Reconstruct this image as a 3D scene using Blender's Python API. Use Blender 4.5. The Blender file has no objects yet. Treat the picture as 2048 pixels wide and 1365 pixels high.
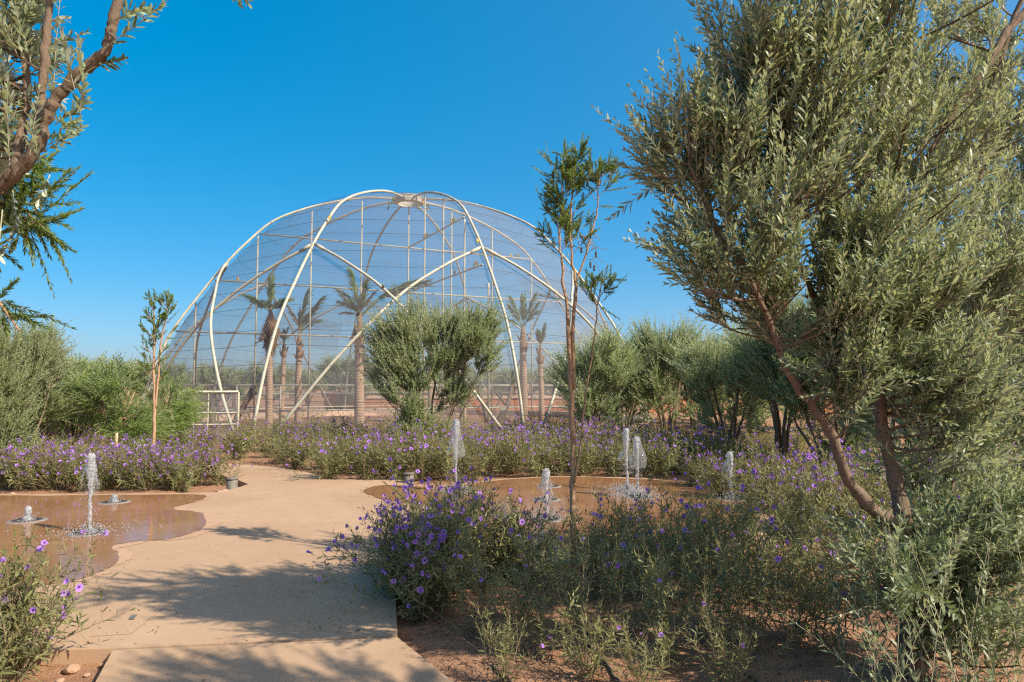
import bpy, bmesh, math
import numpy as np
from mathutils import Vector, Matrix
from mathutils.geometry import tessellate_polygon

# ------------------------------------------------------------------ camera, sky, sun, exposure
SC = bpy.context.scene
COL = SC.collection
F = 1365.0                       # focal length in photo pixels (24 mm on 36 mm)
EYE = 1.65
PITCH = math.atan((771 - 682.5) / F)
cam_d = bpy.data.cameras.new('camera')
cam_d.lens = 24.0; cam_d.sensor_width = 36.0
cam_d.clip_start = 0.05; cam_d.clip_end = 6000
cam = bpy.data.objects.new('camera', cam_d); COL.objects.link(cam)
cam.location = (0, 0, EYE); cam.rotation_euler = (math.pi / 2 + PITCH, 0, 0)
SC.camera = cam

SUN_EL = math.radians(40.0)
SUN_AZ = math.atan2(0.88, -0.475)         # from +Y clockwise towards +X
world = bpy.data.worlds.new('World'); SC.world = world; world.use_nodes = True
wn = world.node_tree; wn.nodes.clear()
sky = wn.nodes.new('ShaderNodeTexSky'); sky.sky_type = 'NISHITA'; sky.sun_disc = False
sky.sun_elevation = SUN_EL; sky.sun_rotation = SUN_AZ
sky.altitude = 450; sky.air_density = 0.6; sky.dust_density = 3.6; sky.ozone_density = 2.5
gam = wn.nodes.new('ShaderNodeGamma'); gam.inputs['Gamma'].default_value = 0.5
hsv = wn.nodes.new('ShaderNodeHueSaturation'); hsv.inputs['Saturation'].default_value = 2.3
hsv.inputs['Hue'].default_value = 0.488; hsv.inputs['Value'].default_value = 1.92
bg = wn.nodes.new('ShaderNodeBackground'); bg.inputs['Strength'].default_value = 0.15
wo = wn.nodes.new('ShaderNodeOutputWorld')
wn.links.new(sky.outputs[0], gam.inputs['Color']); wn.links.new(gam.outputs[0], hsv.inputs['Color']); wn.links.new(hsv.outputs[0], bg.inputs['Color'])
wn.links.new(bg.outputs[0], wo.inputs['Surface'])

sd = bpy.data.lights.new('sun', 'SUN'); sd.energy = 5.0; sd.angle = math.radians(0.5); sd.color = (1.0, 0.90, 0.74)
sun = bpy.data.objects.new('sun', sd); COL.objects.link(sun)
to_sun = Vector((math.sin(SUN_AZ) * math.cos(SUN_EL), math.cos(SUN_AZ) * math.cos(SUN_EL), math.sin(SUN_EL)))
sun.rotation_euler = to_sun.to_track_quat('Z', 'Y').to_euler()
SC.view_settings.view_transform = 'Standard'; SC.view_settings.look = 'None'
SC.view_settings.gamma = 1.0; SC.view_settings.use_curve_mapping = False
SC.view_settings.exposure = 0.62
SC.render.engine = 'CYCLES'
SC.cycles.use_denoising = False
SC.cycles.filter_width = 1.25
SC.cycles.sample_clamp_indirect = 4.0
SC.cycles.max_bounces = 8; SC.cycles.diffuse_bounces = 3; SC.cycles.glossy_bounces = 3
SC.cycles.transmission_bounces = 6; SC.cycles.transparent_max_bounces = 24
SC.cycles.caustics_reflective = False; SC.cycles.caustics_refractive = False

# ------------------------------------------------------------------ helpers
def ray(px, py):
    u, v = (px - 1024) / F, (682.5 - py) / F
    return np.array([u, math.cos(PITCH) - v * math.sin(PITCH), math.sin(PITCH) + v * math.cos(PITCH)])
def gp(px, py, z=0.0):
    d = ray(px, py); t = (z - EYE) / d[2]
    return np.array([d[0] * t, d[1] * t, z])
def at(px, py, Y):
    d = ray(px, py); t = Y / d[1]
    return np.array([d[0] * t, Y, EYE + d[2] * t])
def nrm(a):
    a = np.asarray(a, float)
    return a / np.maximum(np.linalg.norm(a, axis=-1, keepdims=True), 1e-9)

class G:                                    # vertices, quads, triangles and a random number per vertex
    def __init__(s): s.V = []; s.Q = []; s.T = []; s.R = []; s.n = 0
    def add(s, V, Q=None, T=None, R=None):
        V = np.asarray(V, float).reshape(-1, 3)
        s.V.append(V)
        if Q is not None and len(Q): s.Q.append(np.asarray(Q, np.int64).reshape(-1, 4) + s.n)
        if T is not None and len(T): s.T.append(np.asarray(T, np.int64).reshape(-1, 3) + s.n)
        s.R.append(np.full(len(V), 0.5) if R is None else np.broadcast_to(np.asarray(R, float), (len(V),)))
        s.n += len(V); return s
    def merge(s, o):
        for V, R in zip(o.V, o.R): pass
        if o.n:
            V = np.concatenate(o.V); R = np.concatenate(o.R)
            Q = np.concatenate(o.Q) if o.Q else None; T = np.concatenate(o.T) if o.T else None
            s.add(V, Q, T, R)
        return s
    def shift(s, d):
        s.V = [v + np.asarray(d, float) for v in s.V]; return s
    def mesh(s, name, mat, smooth=True, mats=None, fmat=None):
        me = bpy.data.meshes.new(name)
        V = np.concatenate(s.V) if s.V else np.zeros((0, 3)); R = np.concatenate(s.R) if s.R else np.zeros(0)
        Q = np.concatenate(s.Q) if s.Q else np.zeros((0, 4), np.int64)
        T = np.concatenate(s.T) if s.T else np.zeros((0, 3), np.int64)
        me.vertices.add(len(V)); me.vertices.foreach_set('co', V.astype(np.float32).ravel())
        nl = Q.size + T.size
        me.loops.add(nl); me.loops.foreach_set('vertex_index', np.concatenate([Q.ravel(), T.ravel()]).astype(np.int32))
        me.polygons.add(len(Q) + len(T))
        st = np.concatenate([np.arange(len(Q)) * 4, Q.size + np.arange(len(T)) * 3]).astype(np.int32)
        me.polygons.foreach_set('loop_start', st)
        me.polygons.foreach_set('use_smooth', np.full(len(st), smooth))
        me.update(calc_edges=True)
        a = me.attributes.new('rnd', 'FLOAT', 'POINT'); a.data.foreach_set('value', R.astype(np.float32))
        for m in (mats or [mat]): me.materials.append(m)
        if fmat is not None: me.polygons.foreach_set('material_index', np.asarray(fmat, np.int32))
        return me

def obj(name, me, parent=None, loc=None, rot=None, scale=None, kind=None, label=None):
    o = bpy.data.objects.new(name, me); COL.objects.link(o)
    if parent is not None: o.parent = parent
    if loc is not None: o.location = tuple(loc)
    if rot is not None: o.rotation_euler = rot
    if scale is not None: o.scale = scale if hasattr(scale, '__len__') else (scale,) * 3
    if kind: o['kind'] = kind
    if label: o['label'] = label
    return o
def thing(name, label, cat, loc=(0, 0, 0), group=None, rz=0.0, scale=None):
    o = obj(name, None, None, loc, (0, 0, rz), scale)
    o['label'] = label; o['category'] = cat
    if group: o['group'] = group
    return o
def tag(o, label, cat, group=None):
    o['label'] = label; o['category'] = cat
    if group: o['group'] = group
    return o
def dup(root, loc, rz, label, group=None, scale=1.0):
    r = root.copy(); COL.objects.link(r); r.location = tuple(loc); r.rotation_euler = (0, 0, rz)
    r.scale = scale if hasattr(scale, '__len__') else (scale,) * 3
    r['label'] = label
    if group: r['group'] = group
    for ch in list(root.children):
        c = ch.copy(); COL.objects.link(c); c.parent = r
        for g in list(ch.children):
            d = g.copy(); COL.objects.link(d); d.parent = c
    return r

def smooth_path(P, n=6):
    P = np.asarray(P, float)
    if len(P) < 3: return np.array([P[0] + (P[-1] - P[0]) * t for t in np.linspace(0, 1, n + 1)])
    A = np.vstack([2 * P[0] - P[1], P, 2 * P[-1] - P[-2]])
    out = []
    for i in range(1, len(A) - 2):
        p0, p1, p2, p3 = A[i - 1], A[i], A[i + 1], A[i + 2]
        for k in range(n):
            t = k / n
            out.append(0.5 * (2 * p1 + (p2 - p0) * t + (2 * p0 - 5 * p1 + 4 * p2 - p3) * t * t + (3 * p1 - p0 - 3 * p2 + p3) * t ** 3))
    out.append(P[-1]); return np.array(out)

def tube(P, r, seg=8, cap=True, rough=0.0, rng=None, rv=0.5):
    P = np.asarray(P, float); n = len(P)
    r = np.broadcast_to(np.asarray(r, float), (n,))
    T = np.gradient(P, axis=0); T = nrm(T)
    ref = np.array([0, 0, 1.0]) if abs(T[0][2]) < 0.9 else np.array([1.0, 0, 0])
    u = nrm(np.cross(T[0], ref)); U = [u]
    for i in range(1, n):
        u = U[-1] - T[i] * np.dot(U[-1], T[i]); U.append(nrm(u))
    U = np.array(U); W = np.cross(T, U)
    a = np.arange(seg) * 2 * math.pi / seg
    ring = U[:, None, :] * np.cos(a)[None, :, None] + W[:, None, :] * np.sin(a)[None, :, None]
    rr = r[:, None] * np.ones(seg)[None]
    if rough and rng is not None: rr = rr * (1 + rough * rng.normal(size=rr.shape))
    V = (P[:, None, :] + ring * rr[..., None]).reshape(-1, 3)
    i = np.arange(n - 1)[:, None] * seg; j = np.arange(seg)[None]; k = (j + 1) % seg
    Q = np.stack([i + j, i + k, i + seg + k, i + seg + j], -1).reshape(-1, 4)
    g = G(); 
    if cap:
        V = np.vstack([V, P[0], P[-1]]); m = len(V)
        jj = np.arange(seg); kk = (jj + 1) % seg
        Tr = np.vstack([np.stack([kk, jj, np.full(seg, m - 2)], -1),
                        np.stack([(n - 1) * seg + jj, (n - 1) * seg + kk, np.full(seg, m - 1)], -1)])
        g.add(V, Q, Tr, rv)
    else: g.add(V, Q, None, rv)
    return g

def box(c, s, rz=0.0):
    c = np.asarray(c, float); s = np.asarray(s, float) / 2
    v = np.array([[x, y, z] for x in (-1, 1) for y in (-1, 1) for z in (-1, 1)], float) * s
    if rz:
        R = np.array([[math.cos(rz), -math.sin(rz), 0], [math.sin(rz), math.cos(rz), 0], [0, 0, 1]]); v = v @ R.T
    return G().add(v + c, [[0, 1, 3, 2], [4, 6, 7, 5], [0, 4, 5, 1], [2, 3, 7, 6], [0, 2, 6, 4], [1, 5, 7, 3]])

def lathe(prof, seg=24, c=(0, 0, 0)):
    a = np.arange(seg) * 2 * math.pi / seg; prof = np.asarray(prof, float)
    V = np.stack([prof[:, 0][:, None] * np.cos(a), prof[:, 0][:, None] * np.sin(a), prof[:, 1][:, None] + 0 * a], -1).reshape(-1, 3) + np.asarray(c, float)
    n = len(prof); i = np.arange(n - 1)[:, None] * seg; j = np.arange(seg)[None]; k = (j + 1) % seg
    return G().add(V, np.stack([i + j, i + k, i + seg + k, i + seg + j], -1).reshape(-1, 4))

def leaves(P, D, N, L, W, curve, R, shape=(0.32, 0.72, 0.85)):
    """leaf blades: base P, direction D, upper side N, length L, width W, all per leaf"""
    n = len(P); D = nrm(D); N = nrm(N - D * np.sum(N * D, -1, keepdims=True)); S = np.cross(D, N)
    L = L[:, None]; W = W[:, None]; c = np.broadcast_to(curve, (n,))[:, None] * L
    a, b, wb = shape
    p1 = P + D * L * a - N * c * a * a; p2 = P + D * L * b - N * c * b * b; t = P + D * L - N * c
    up = N * W * 0.16
    V = np.stack([P, p1 - S * W / 2 + up, p1 + S * W / 2 + up, p2 - S * W * wb / 2 + up, p2 + S * W * wb / 2 + up, t], 1).reshape(-1, 3)
    o = np.arange(n)[:, None] * 6
    T = np.concatenate([o + np.array([[0, 2, 1]]), o + np.array([[3, 4, 5]])])
    Q = o + np.array([[1, 2, 4, 3]])
    return G().add(V, Q, T, np.repeat(R, 6))

def shoots(rng, S, D, L, B, nodes, per=2, ang=42, ll=(.05, .065), lw=(.010, .014), s0=.12, curve=.12, tw=.0022,
           spin=math.pi / 2, grow=None, rtone=0.0, angj=10, seg=3, up=0.0, tipw=.45, rvar=.5):
    """bundles of leafy shoots: start S, direction D, length L, bend B"""
    n = len(S); D = nrm(D); s = np.linspace(s0, 1.0, nodes)
    s = s[None] + rng.uniform(-.4, .4, (n, nodes)) / nodes; s = np.clip(s, 0, 1.02)
    P = S[:, None] + D[:, None] * (s * L[:, None])[..., None] + B[:, None] * (s ** 2 * L[:, None])[..., None]
    T = nrm(D[:, None] + 2 * B[:, None] * s[..., None])
    ref = np.where(np.abs(T[..., 2:3]) < .9, np.array([0, 0, 1.0]), np.array([1.0, 0, 0]))
    U = nrm(np.cross(T, ref)); Wv = np.cross(T, U)
    ph = rng.uniform(0, 6.28, (n, 1)) + np.arange(nodes)[None] * spin
    out = G(); tone = rng.uniform(0, 1, n)
    for k in range(per):
        f = ph + k * 2 * math.pi / per + rng.normal(0, .25, (n, nodes))
        side = U * np.cos(f)[..., None] + Wv * np.sin(f)[..., None]
        a = np.radians(ang + rng.normal(0, angj, (n, nodes)))[..., None] * (1 - .35 * s[..., None])
        d = T * np.cos(a) + side * np.sin(a); d[..., 2] += up
        nn = T * np.sin(a) - side * np.cos(a)
        nn = nn + rng.normal(0, .3, nn.shape)
        g = (1 - (1 - tipw) * np.clip((s - .6) / .4, 0, 1)) if grow is None else grow(s)
        ln = rng.uniform(*ll, (n, nodes)) * g; wd = rng.uniform(*lw, (n, nodes)) * (g * .5 + .5)
        R = np.clip(tone[:, None] * (1 - rvar) + rng.uniform(0, 1, (n, nodes)) * rvar + rtone + .25 * (s - .5), 0, 1)
        out.merge(leaves(P.reshape(-1, 3), d.reshape(-1, 3), nn.reshape(-1, 3), ln.ravel(), wd.ravel(),
                         rng.normal(curve, .08, n * nodes), R.ravel()))
    # twigs
    st = np.linspace(0, 1, 5)
    C = S[:, None] + D[:, None] * (st * L[:, None])[..., None] + B[:, None] * (st ** 2 * L[:, None])[..., None]
    u = nrm(np.cross(D, np.where(np.abs(D[:, 2:3]) < .9, np.array([0, 0, 1.0]), np.array([1.0, 0, 0])))); w = np.cross(D, u)
    aa = np.arange(seg) * 2 * math.pi / seg
    ring = u[:, None] * np.cos(aa)[None, :, None] + w[:, None] * np.sin(aa)[None, :, None]
    tw = np.broadcast_to(np.asarray(tw, float), (n,))
    rad = tw[:, None] * (1 - .6 * st)[None]
    V = C[:, :, None] + ring[:, None] * rad[..., None, None]
    o = (np.arange(n) * 5 * seg)[:, None, None] + (np.arange(4) * seg)[None, :, None]; j = np.arange(seg)[None, None]; k = (j + 1) % seg
    Q = np.stack([o + j, o + k, o + seg + k, o + seg + j], -1).reshape(-1, 4)
    tg = G().add(V.reshape(-1, 3), Q)
    tip = C[:, -1]; td = nrm(D + 2 * B)
    return out, tg, tip, td

def vnoise(x, y, seed=0):
    xi = np.floor(x).astype(np.int64); yi = np.floor(y).astype(np.int64); fx = x - xi; fy = y - yi
    def h(a, b):
        v = (a * 374761393 + b * 668265263 + seed * 974711) & 0x7fffffff
        v = ((v ^ (v >> 13)) * 1274126177) & 0x7fffffff
        return ((v ^ (v >> 16)) & 0xffff) / 65535.0
    fx = fx * fx * (3 - 2 * fx); fy = fy * fy * (3 - 2 * fy)
    return (h(xi, yi) * (1 - fx) + h(xi + 1, yi) * fx) * (1 - fy) + (h(xi, yi + 1) * (1 - fx) + h(xi + 1, yi + 1) * fx) * fy

# ------------------------------------------------------------------ materials
def newmat(name):
    m = bpy.data.materials.new(name); m.use_nodes = True; nt = m.node_tree; nt.nodes.clear()
    o = nt.nodes.new('ShaderNodeOutputMaterial'); return m, nt, o
def N(nt, t, **kw):
    n = nt.nodes.new(t)
    for k, v in kw.items():
        if hasattr(n, k): setattr(n, k, v)
    return n
def ramp(nt, fac, stops):
    r = nt.nodes.new('ShaderNodeValToRGB'); nt.links.new(fac, r.inputs[0])
    el = r.color_ramp.elements
    while len(el) < len(stops): el.new(0.5)
    for e, (p, c) in zip(el, stops): e.position = p; e.color = (*c, 1)
    return r.outputs[0]
def noise(nt, scale, detail=6, rough=.6, vec=None, dist=0.0):
    n = nt.nodes.new('ShaderNodeTexNoise'); n.inputs['Scale'].default_value = scale
    n.inputs['Detail'].default_value = detail; n.inputs['Roughness'].default_value = rough; n.inputs['Distortion'].default_value = dist
    if vec is not None: nt.links.new(vec, n.inputs['Vector'])
    return n.outputs['Fac']
def mixc(nt, fac, a, b, mode='MIX'):
    m = nt.nodes.new('ShaderNodeMix'); m.data_type = 'RGBA'; m.blend_type = mode
    for s, v in ((m.inputs[0], fac), (m.inputs[6], a), (m.inputs[7], b)):
        if hasattr(v, 'links') or isinstance(v, bpy.types.NodeSocket): nt.links.new(v, s)
        else: s.default_value = v if not isinstance(v, tuple) else (*v, 1)
    return m.outputs[2]
def bump(nt, h, strength=.3, dist=.02):
    b = nt.nodes.new('ShaderNodeBump'); b.inputs['Strength'].default_value = strength; b.inputs['Distance'].default_value = dist
    nt.links.new(h, b.inputs['Height']); return b.outputs[0]
def objcoord(nt):
    return nt.nodes.new('ShaderNodeTexCoord').outputs['Object']
def poscoord(nt):
    return nt.nodes.new('ShaderNodeNewGeometry').outputs['Position']

def leaf_mat(name, top, under, trans=.28, spec=.35, rough=.5):
    """top / under: (dark, light) colours; the underside of the blade has its own colour"""
    m, nt, o = newmat(name)
    at_ = N(nt, 'ShaderNodeAttribute'); at_.attribute_name = 'rnd'
    oi = N(nt, 'ShaderNodeObjectInfo')
    geo = N(nt, 'ShaderNodeNewGeometry')
    ct = ramp(nt, at_.outputs['Fac'], [(0.0, top[0]), (1.0, top[1])])
    cu = ramp(nt, at_.outputs['Fac'], [(0.0, under[0]), (1.0, under[1])])
    c = mixc(nt, geo.outputs['Backfacing'], ct, cu)
    h = N(nt, 'ShaderNodeHueSaturation'); nt.links.new(c, h.inputs['Color'])
    mp = N(nt, 'ShaderNodeMapRange'); mp.inputs['To Min'].default_value = .85; mp.inputs['To Max'].default_value = 1.15
    nt.links.new(oi.outputs['Random'], mp.inputs['Value']); nt.links.new(mp.outputs[0], h.inputs['Value'])
    p = N(nt, 'ShaderNodeBsdfPrincipled'); nt.links.new(h.outputs[0], p.inputs['Base Color'])
    p.inputs['Roughness'].default_value = rough; p.inputs['Specular IOR Level'].default_value = spec
    t = N(nt, 'ShaderNodeBsdfTranslucent')
    tc = mixc(nt, 1.0, h.outputs[0], (.95, 1.0, .5), 'MULTIPLY'); nt.links.new(tc, t.inputs['Color'])
    mx = N(nt, 'ShaderNodeMixShader'); mx.inputs[0].default_value = trans
    nt.links.new(p.outputs[0], mx.inputs[1]); nt.links.new(t.outputs[0], mx.inputs[2]); nt.links.new(mx.outputs[0], o.inputs[0])
    return m

def simple(name, col, rough=.6, spec=.4, metal=0.0, vary=.12, vscale=8, bstr=0.0, bscale=40, col2=None):
    m, nt, o = newmat(name); co = objcoord(nt)
    p = N(nt, 'ShaderNodeBsdfPrincipled')
    f = noise(nt, vscale, 6, .6, co)
    a = tuple(x * (1 - vary) for x in col); b = col2 or tuple(min(1, x * (1 + vary)) for x in col)
    nt.links.new(ramp(nt, f, [(.3, a), (.7, b)]), p.inputs['Base Color'])
    p.inputs['Roughness'].default_value = rough; p.inputs['Specular IOR Level'].default_value = spec; p.inputs['Metallic'].default_value = metal
    if bstr: nt.links.new(bump(nt, noise(nt, bscale, 5, .6, co), bstr, .02), p.inputs['Normal'])
    nt.links.new(p.outputs[0], o.inputs[0]); return m

def bark_mat(name, a, b, c, scale=30):
    m, nt, o = newmat(name); co = objcoord(nt)
    mp = N(nt, 'ShaderNodeMapping'); mp.inputs['Scale'].default_value = (1, 1, .35); nt.links.new(co, mp.inputs[0])
    f1 = noise(nt, scale, 8, .7, mp.outputs[0]); f2 = noise(nt, scale * .25, 3, .5, co)
    c1 = ramp(nt, f1, [(.25, a), (.55, b), (.8, c)])
    cc = mixc(nt, f2, c1, b)
    vo = N(nt, 'ShaderNodeTexVoronoi'); vo.inputs['Scale'].default_value = scale * .9; nt.links.new(co, vo.inputs['Vector'])
    cc = mixc(nt, .85, cc, ramp(nt, vo.outputs['Distance'], [(.10, (.30, .26, .22)), (.30, (1, 1, 1))]), 'MULTIPLY')
    p = N(nt, 'ShaderNodeBsdfPrincipled'); nt.links.new(cc, p.inputs['Base Color'])
    p.inputs['Roughness'].default_value = .85; p.inputs['Specular IOR Level'].default_value = .2
    nt.links.new(bump(nt, f1, 1.0, .02), p.inputs['Normal']); nt.links.new(p.outputs[0], o.inputs[0]); return m

M = {}
M['olive'] = leaf_mat('olive_leaf', ((.105, .145, .070), (.31, .37, .20)), ((.44, .47, .35), (.64, .66, .54)), .32, .4, .46)
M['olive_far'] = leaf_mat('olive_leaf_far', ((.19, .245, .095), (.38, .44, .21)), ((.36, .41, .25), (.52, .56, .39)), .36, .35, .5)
M['willow'] = leaf_mat('acacia_leaf', ((.12, .20, .045), (.26, .36, .09)), ((.14, .21, .06), (.27, .34, .11)), .42)
M['brush'] = leaf_mat('bottlebrush_leaf', ((.10, .17, .035), (.33, .42, .09)), ((.11, .17, .05), (.31, .38, .11)), .38)
M['ruellia'] = leaf_mat('petunia_leaf', ((.10, .115, .042), (.33, .325, .13)), ((.17, .18, .075), (.38, .365, .165)), .35)
M['palm'] = leaf_mat('palm_leaf', ((.09, .155, .035), (.26, .35, .10)), ((.12, .17, .05), (.26, .31, .12)), .4)
M['palm_dead'] = leaf_mat('palm_dead_leaf', ((.16, .10, .05), (.34, .22, .12)), ((.16, .10, .05), (.32, .21, .12)), .2, .15)
M['litter'] = leaf_mat('dry_leaf', ((.10, .06, .035), (.30, .19, .11)), ((.12, .08, .05), (.30, .2, .12)), .1, .15)
M['bark'] = bark_mat('olive_bark', (.08, .055, .038), (.21, .15, .105), (.31, .235, .17))
M['bark_grey'] = bark_mat('olive_bark_grey', (.09, .06, .04), (.22, .155, .105), (.32, .24, .17))
M['bark_brush'] = bark_mat('bottlebrush_bark', (.22, .125, .07), (.47, .30, .18), (.58, .40, .26), 45)
M['twig'] = simple('olive_twig', (.40, .37, .25), .7)
M['stem'] = simple('petunia_stem', (.27, .19, .125), .7, vary=.3)
M['stem_brush'] = simple('bottlebrush_twig', (.30, .18, .12), .7, vary=.2)
M['steel'] = simple('cream_steel', (.42, .39, .30), .5, .35, vary=.2, vscale=2.2, col2=(.52, .49, .385))
M['wire'] = simple('wire', (.10, .095, .09), .5, .4)
M['dark_metal'] = simple('dark_metal', (.27, .215, .175), .35, .4, .0, vary=.25)
M['slot'] = simple('grate_slot', (.012, .012, .012), .7)
M['stub'] = simple('galvanised', (.17, .15, .125), .65, .3, .0, vary=.3, vscale=14)
M['wall'] = simple('red_render', (.50, .225, .12), .9, .1, vary=.12, vscale=1.2, bstr=.2)
M['coping'] = simple('cream_coping', (.66, .47, .34), .85, .1, vary=.08, vscale=2)
M['stake'] = simple('wood_stake', (.50, .36, .22), .8, .2, vary=.25, vscale=20)
M['cream_box'] = simple('cream_plastic', (.70, .66, .52), .5)
M['hose'] = simple('drip_hose', (.16, .115, .085), .6, .3, vary=.3)
M['palm_boot'] = simple('palm_boot', (.24, .15, .09), .85, .15, vary=.4, vscale=12, bstr=.5)
M['stone'] = simple('stone', (.42, .27, .18), .9, .15, vary=.3, vscale=9, bstr=.5)
M['bird_g'] = simple('green_feather', (.16, .26, .05), .7); M['bird_y'] = simple('yellow_feather', (.65, .47, .06), .7)
M['bird_o'] = simple('orange_feather', (.60, .20, .05), .7)
M['seed'] = simple('seed_capsule', (.09, .055, .04), .8)

def palm_trunk_mat():
    m, nt, o = newmat('palm_trunk'); co = objcoord(nt)
    w = N(nt, 'ShaderNodeTexWave'); w.wave_type = 'BANDS'; w.bands_direction = 'Z'; w.inputs['Scale'].default_value = 3.1
    w.inputs['Distortion'].default_value = 3.0; w.inputs['Detail'].default_value = 2; nt.links.new(co, w.inputs['Vector'])
    f = noise(nt, 9, 6, .65, co)
    c = mixc(nt, w.outputs['Fac'], (.47, .33, .225), (.28, .195, .135)); c = mixc(nt, f, c, (.41, .29, .20))
    p = N(nt, 'ShaderNodeBsdfPrincipled'); nt.links.new(c, p.inputs['Base Color']); p.inputs['Roughness'].default_value = .9
    p.inputs['Specular IOR Level'].default_value = .15
    nt.links.new(bump(nt, w.outputs['Fac'], .35, .02), p.inputs['Normal']); nt.links.new(p.outputs[0], o.inputs[0]); return m
M['palm_trunk'] = palm_trunk_mat()

def flower_mat():
    m, nt, o = newmat('violet_petal')
    a = N(nt, 'ShaderNodeAttribute'); a.attribute_name = 'rnd'; oi = N(nt, 'ShaderNodeObjectInfo')
    c = ramp(nt, a.outputs['Fac'], [(0.0, (.12, .03, .20)), (.35, (.40, .17, .66)), (1.0, (.55, .29, .80))])
    h = N(nt, 'ShaderNodeHueSaturation'); nt.links.new(c, h.inputs['Color'])
    mp = N(nt, 'ShaderNodeMapRange'); mp.inputs['To Min'].default_value = .488; mp.inputs['To Max'].default_value = .512
    nt.links.new(oi.outputs['Random'], mp.inputs['Value']); nt.links.new(mp.outputs[0], h.inputs['Hue'])
    m2 = N(nt, 'ShaderNodeMapRange'); m2.inputs['To Min'].default_value = 1.15; m2.inputs['To Max'].default_value = .7; nt.links.new(oi.outputs['Random'], m2.inputs['Value']); nt.links.new(m2.outputs[0], h.inputs['Value'])
    p = N(nt, 'ShaderNodeBsdfPrincipled'); nt.links.new(h.outputs[0], p.inputs['Base Color']); p.inputs['Roughness'].default_value = .6
    p.inputs['Specular IOR Level'].default_value = .2
    t = N(nt, 'ShaderNodeBsdfTranslucent'); nt.links.new(h.outputs[0], t.inputs['Color'])
    mx = N(nt, 'ShaderNodeMixShader'); mx.inputs[0].default_value = .35
    nt.links.new(p.outputs[0], mx.inputs[1]); nt.links.new(t.outputs[0], mx.inputs[2]); nt.links.new(mx.outputs[0], o.inputs[0]); return m
M['flower'] = flower_mat()

def soil_mat():
    m, nt, o = newmat('red_soil'); co = poscoord(nt)
    f1 = noise(nt, .5, 4, .5, co); f2 = noise(nt, 9, 8, .7, co); f3 = noise(nt, 60, 4, .6, co)
    c = ramp(nt, f2, [(.25, (.20, .10, .058)), (.5, (.36, .19, .11)), (.75, (.48, .28, .17))])
    c = mixc(nt, f1, c, ramp(nt, f3, [(.3, (.27, .14, .08)), (.7, (.44, .26, .16))]))
    p = N(nt, 'ShaderNodeBsdfPrincipled'); nt.links.new(c, p.inputs['Base Color']); p.inputs['Roughness'].default_value = .95
    p.inputs['Specular IOR Level'].default_value = .1
    ad = N(nt, 'ShaderNodeMath'); ad.operation = 'ADD'; nt.links.new(f2, ad.inputs[0]); nt.links.new(f3, ad.inputs[1])
    nt.links.new(bump(nt, ad.outputs[0], .8, .03), p.inputs['Normal']); nt.links.new(p.outputs[0], o.inputs[0]); return m
M['soil'] = soil_mat()

def concrete_mat():
    m, nt, o = newmat('sand_concrete'); co = poscoord(nt)
    f1 = noise(nt, .7, 5, .55, co, .6); f2 = noise(nt, 5, 8, .65, co); f3 = noise(nt, 120, 3, .6, co); f4 = noise(nt, 26, 6, .7, co)
    c = ramp(nt, f1, [(.3, (.365, .228, .136)), (.52, (.42, .275, .170)), (.72, (.46, .318, .208))])
    c = mixc(nt, .35, c, ramp(nt, f2, [(.3, (.35, .222, .128)), (.7, (.46, .31, .20))]))
    spk = ramp(nt, f4, [(.16, (.55, .5, .45)), (.30, (1, 1, 1))])
    c = mixc(nt, .8, c, spk, 'MULTIPLY')
    p = N(nt, 'ShaderNodeBsdfPrincipled'); nt.links.new(c, p.inputs['Base Color']); p.inputs['Roughness'].default_value = .85
    p.inputs['Specular IOR Level'].default_value = .2
    ad = N(nt, 'ShaderNodeMath'); ad.operation = 'ADD'; nt.links.new(f2, ad.inputs[0]); nt.links.new(f3, ad.inputs[1])
    nt.links.new(bump(nt, ad.outputs[0], .25, .008), p.inputs['Normal']); nt.links.new(p.outputs[0], o.inputs[0]); return m
M['concrete'] = concrete_mat()

def wet_mat(name, cols, rough, bstr, film):
    m, nt, o = newmat(name); co = poscoord(nt)
    f1 = noise(nt, .9, 6, .6, co, .8); f2 = noise(nt, 7, 6, .6, co)
    c = ramp(nt, f1, [(.3, cols[0]), (.5, cols[1]), (.7, cols[2])])
    c = mixc(nt, .25, c, ramp(nt, f2, [(.3, cols[0]), (.7, cols[2])]))
    p = N(nt, 'ShaderNodeBsdfPrincipled'); nt.links.new(c, p.inputs['Base Color'])
    if film:
        nt.links.new(ramp(nt, f1, [(.35, (rough,) * 3), (.75, (rough * 3,) * 3)]), p.inputs['Roughness'])
        mp = N(nt, 'ShaderNodeMapping'); mp.inputs['Scale'].default_value = (1, 1, 1); nt.links.new(co, mp.inputs[0])
        nt.links.new(bump(nt, noise(nt, 14, 3, .5, co), bstr, .004), p.inputs['Normal'])
    else: p.inputs['Roughness'].default_value = rough
    p.inputs['IOR'].default_value = 1.33; p.inputs['Specular IOR Level'].default_value = .5
    nt.links.new(p.outputs[0], o.inputs[0]); return m
M['wet'] = wet_mat('wet_concrete_film', ((.22, .10, .047), (.29, .135, .064), (.36, .18, .09)), .04, .25, True)
M['damp'] = wet_mat('damp_concrete', ((.40, .235, .14), (.45, .28, .175), (.50, .33, .215)), .7, 0, False)

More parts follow.
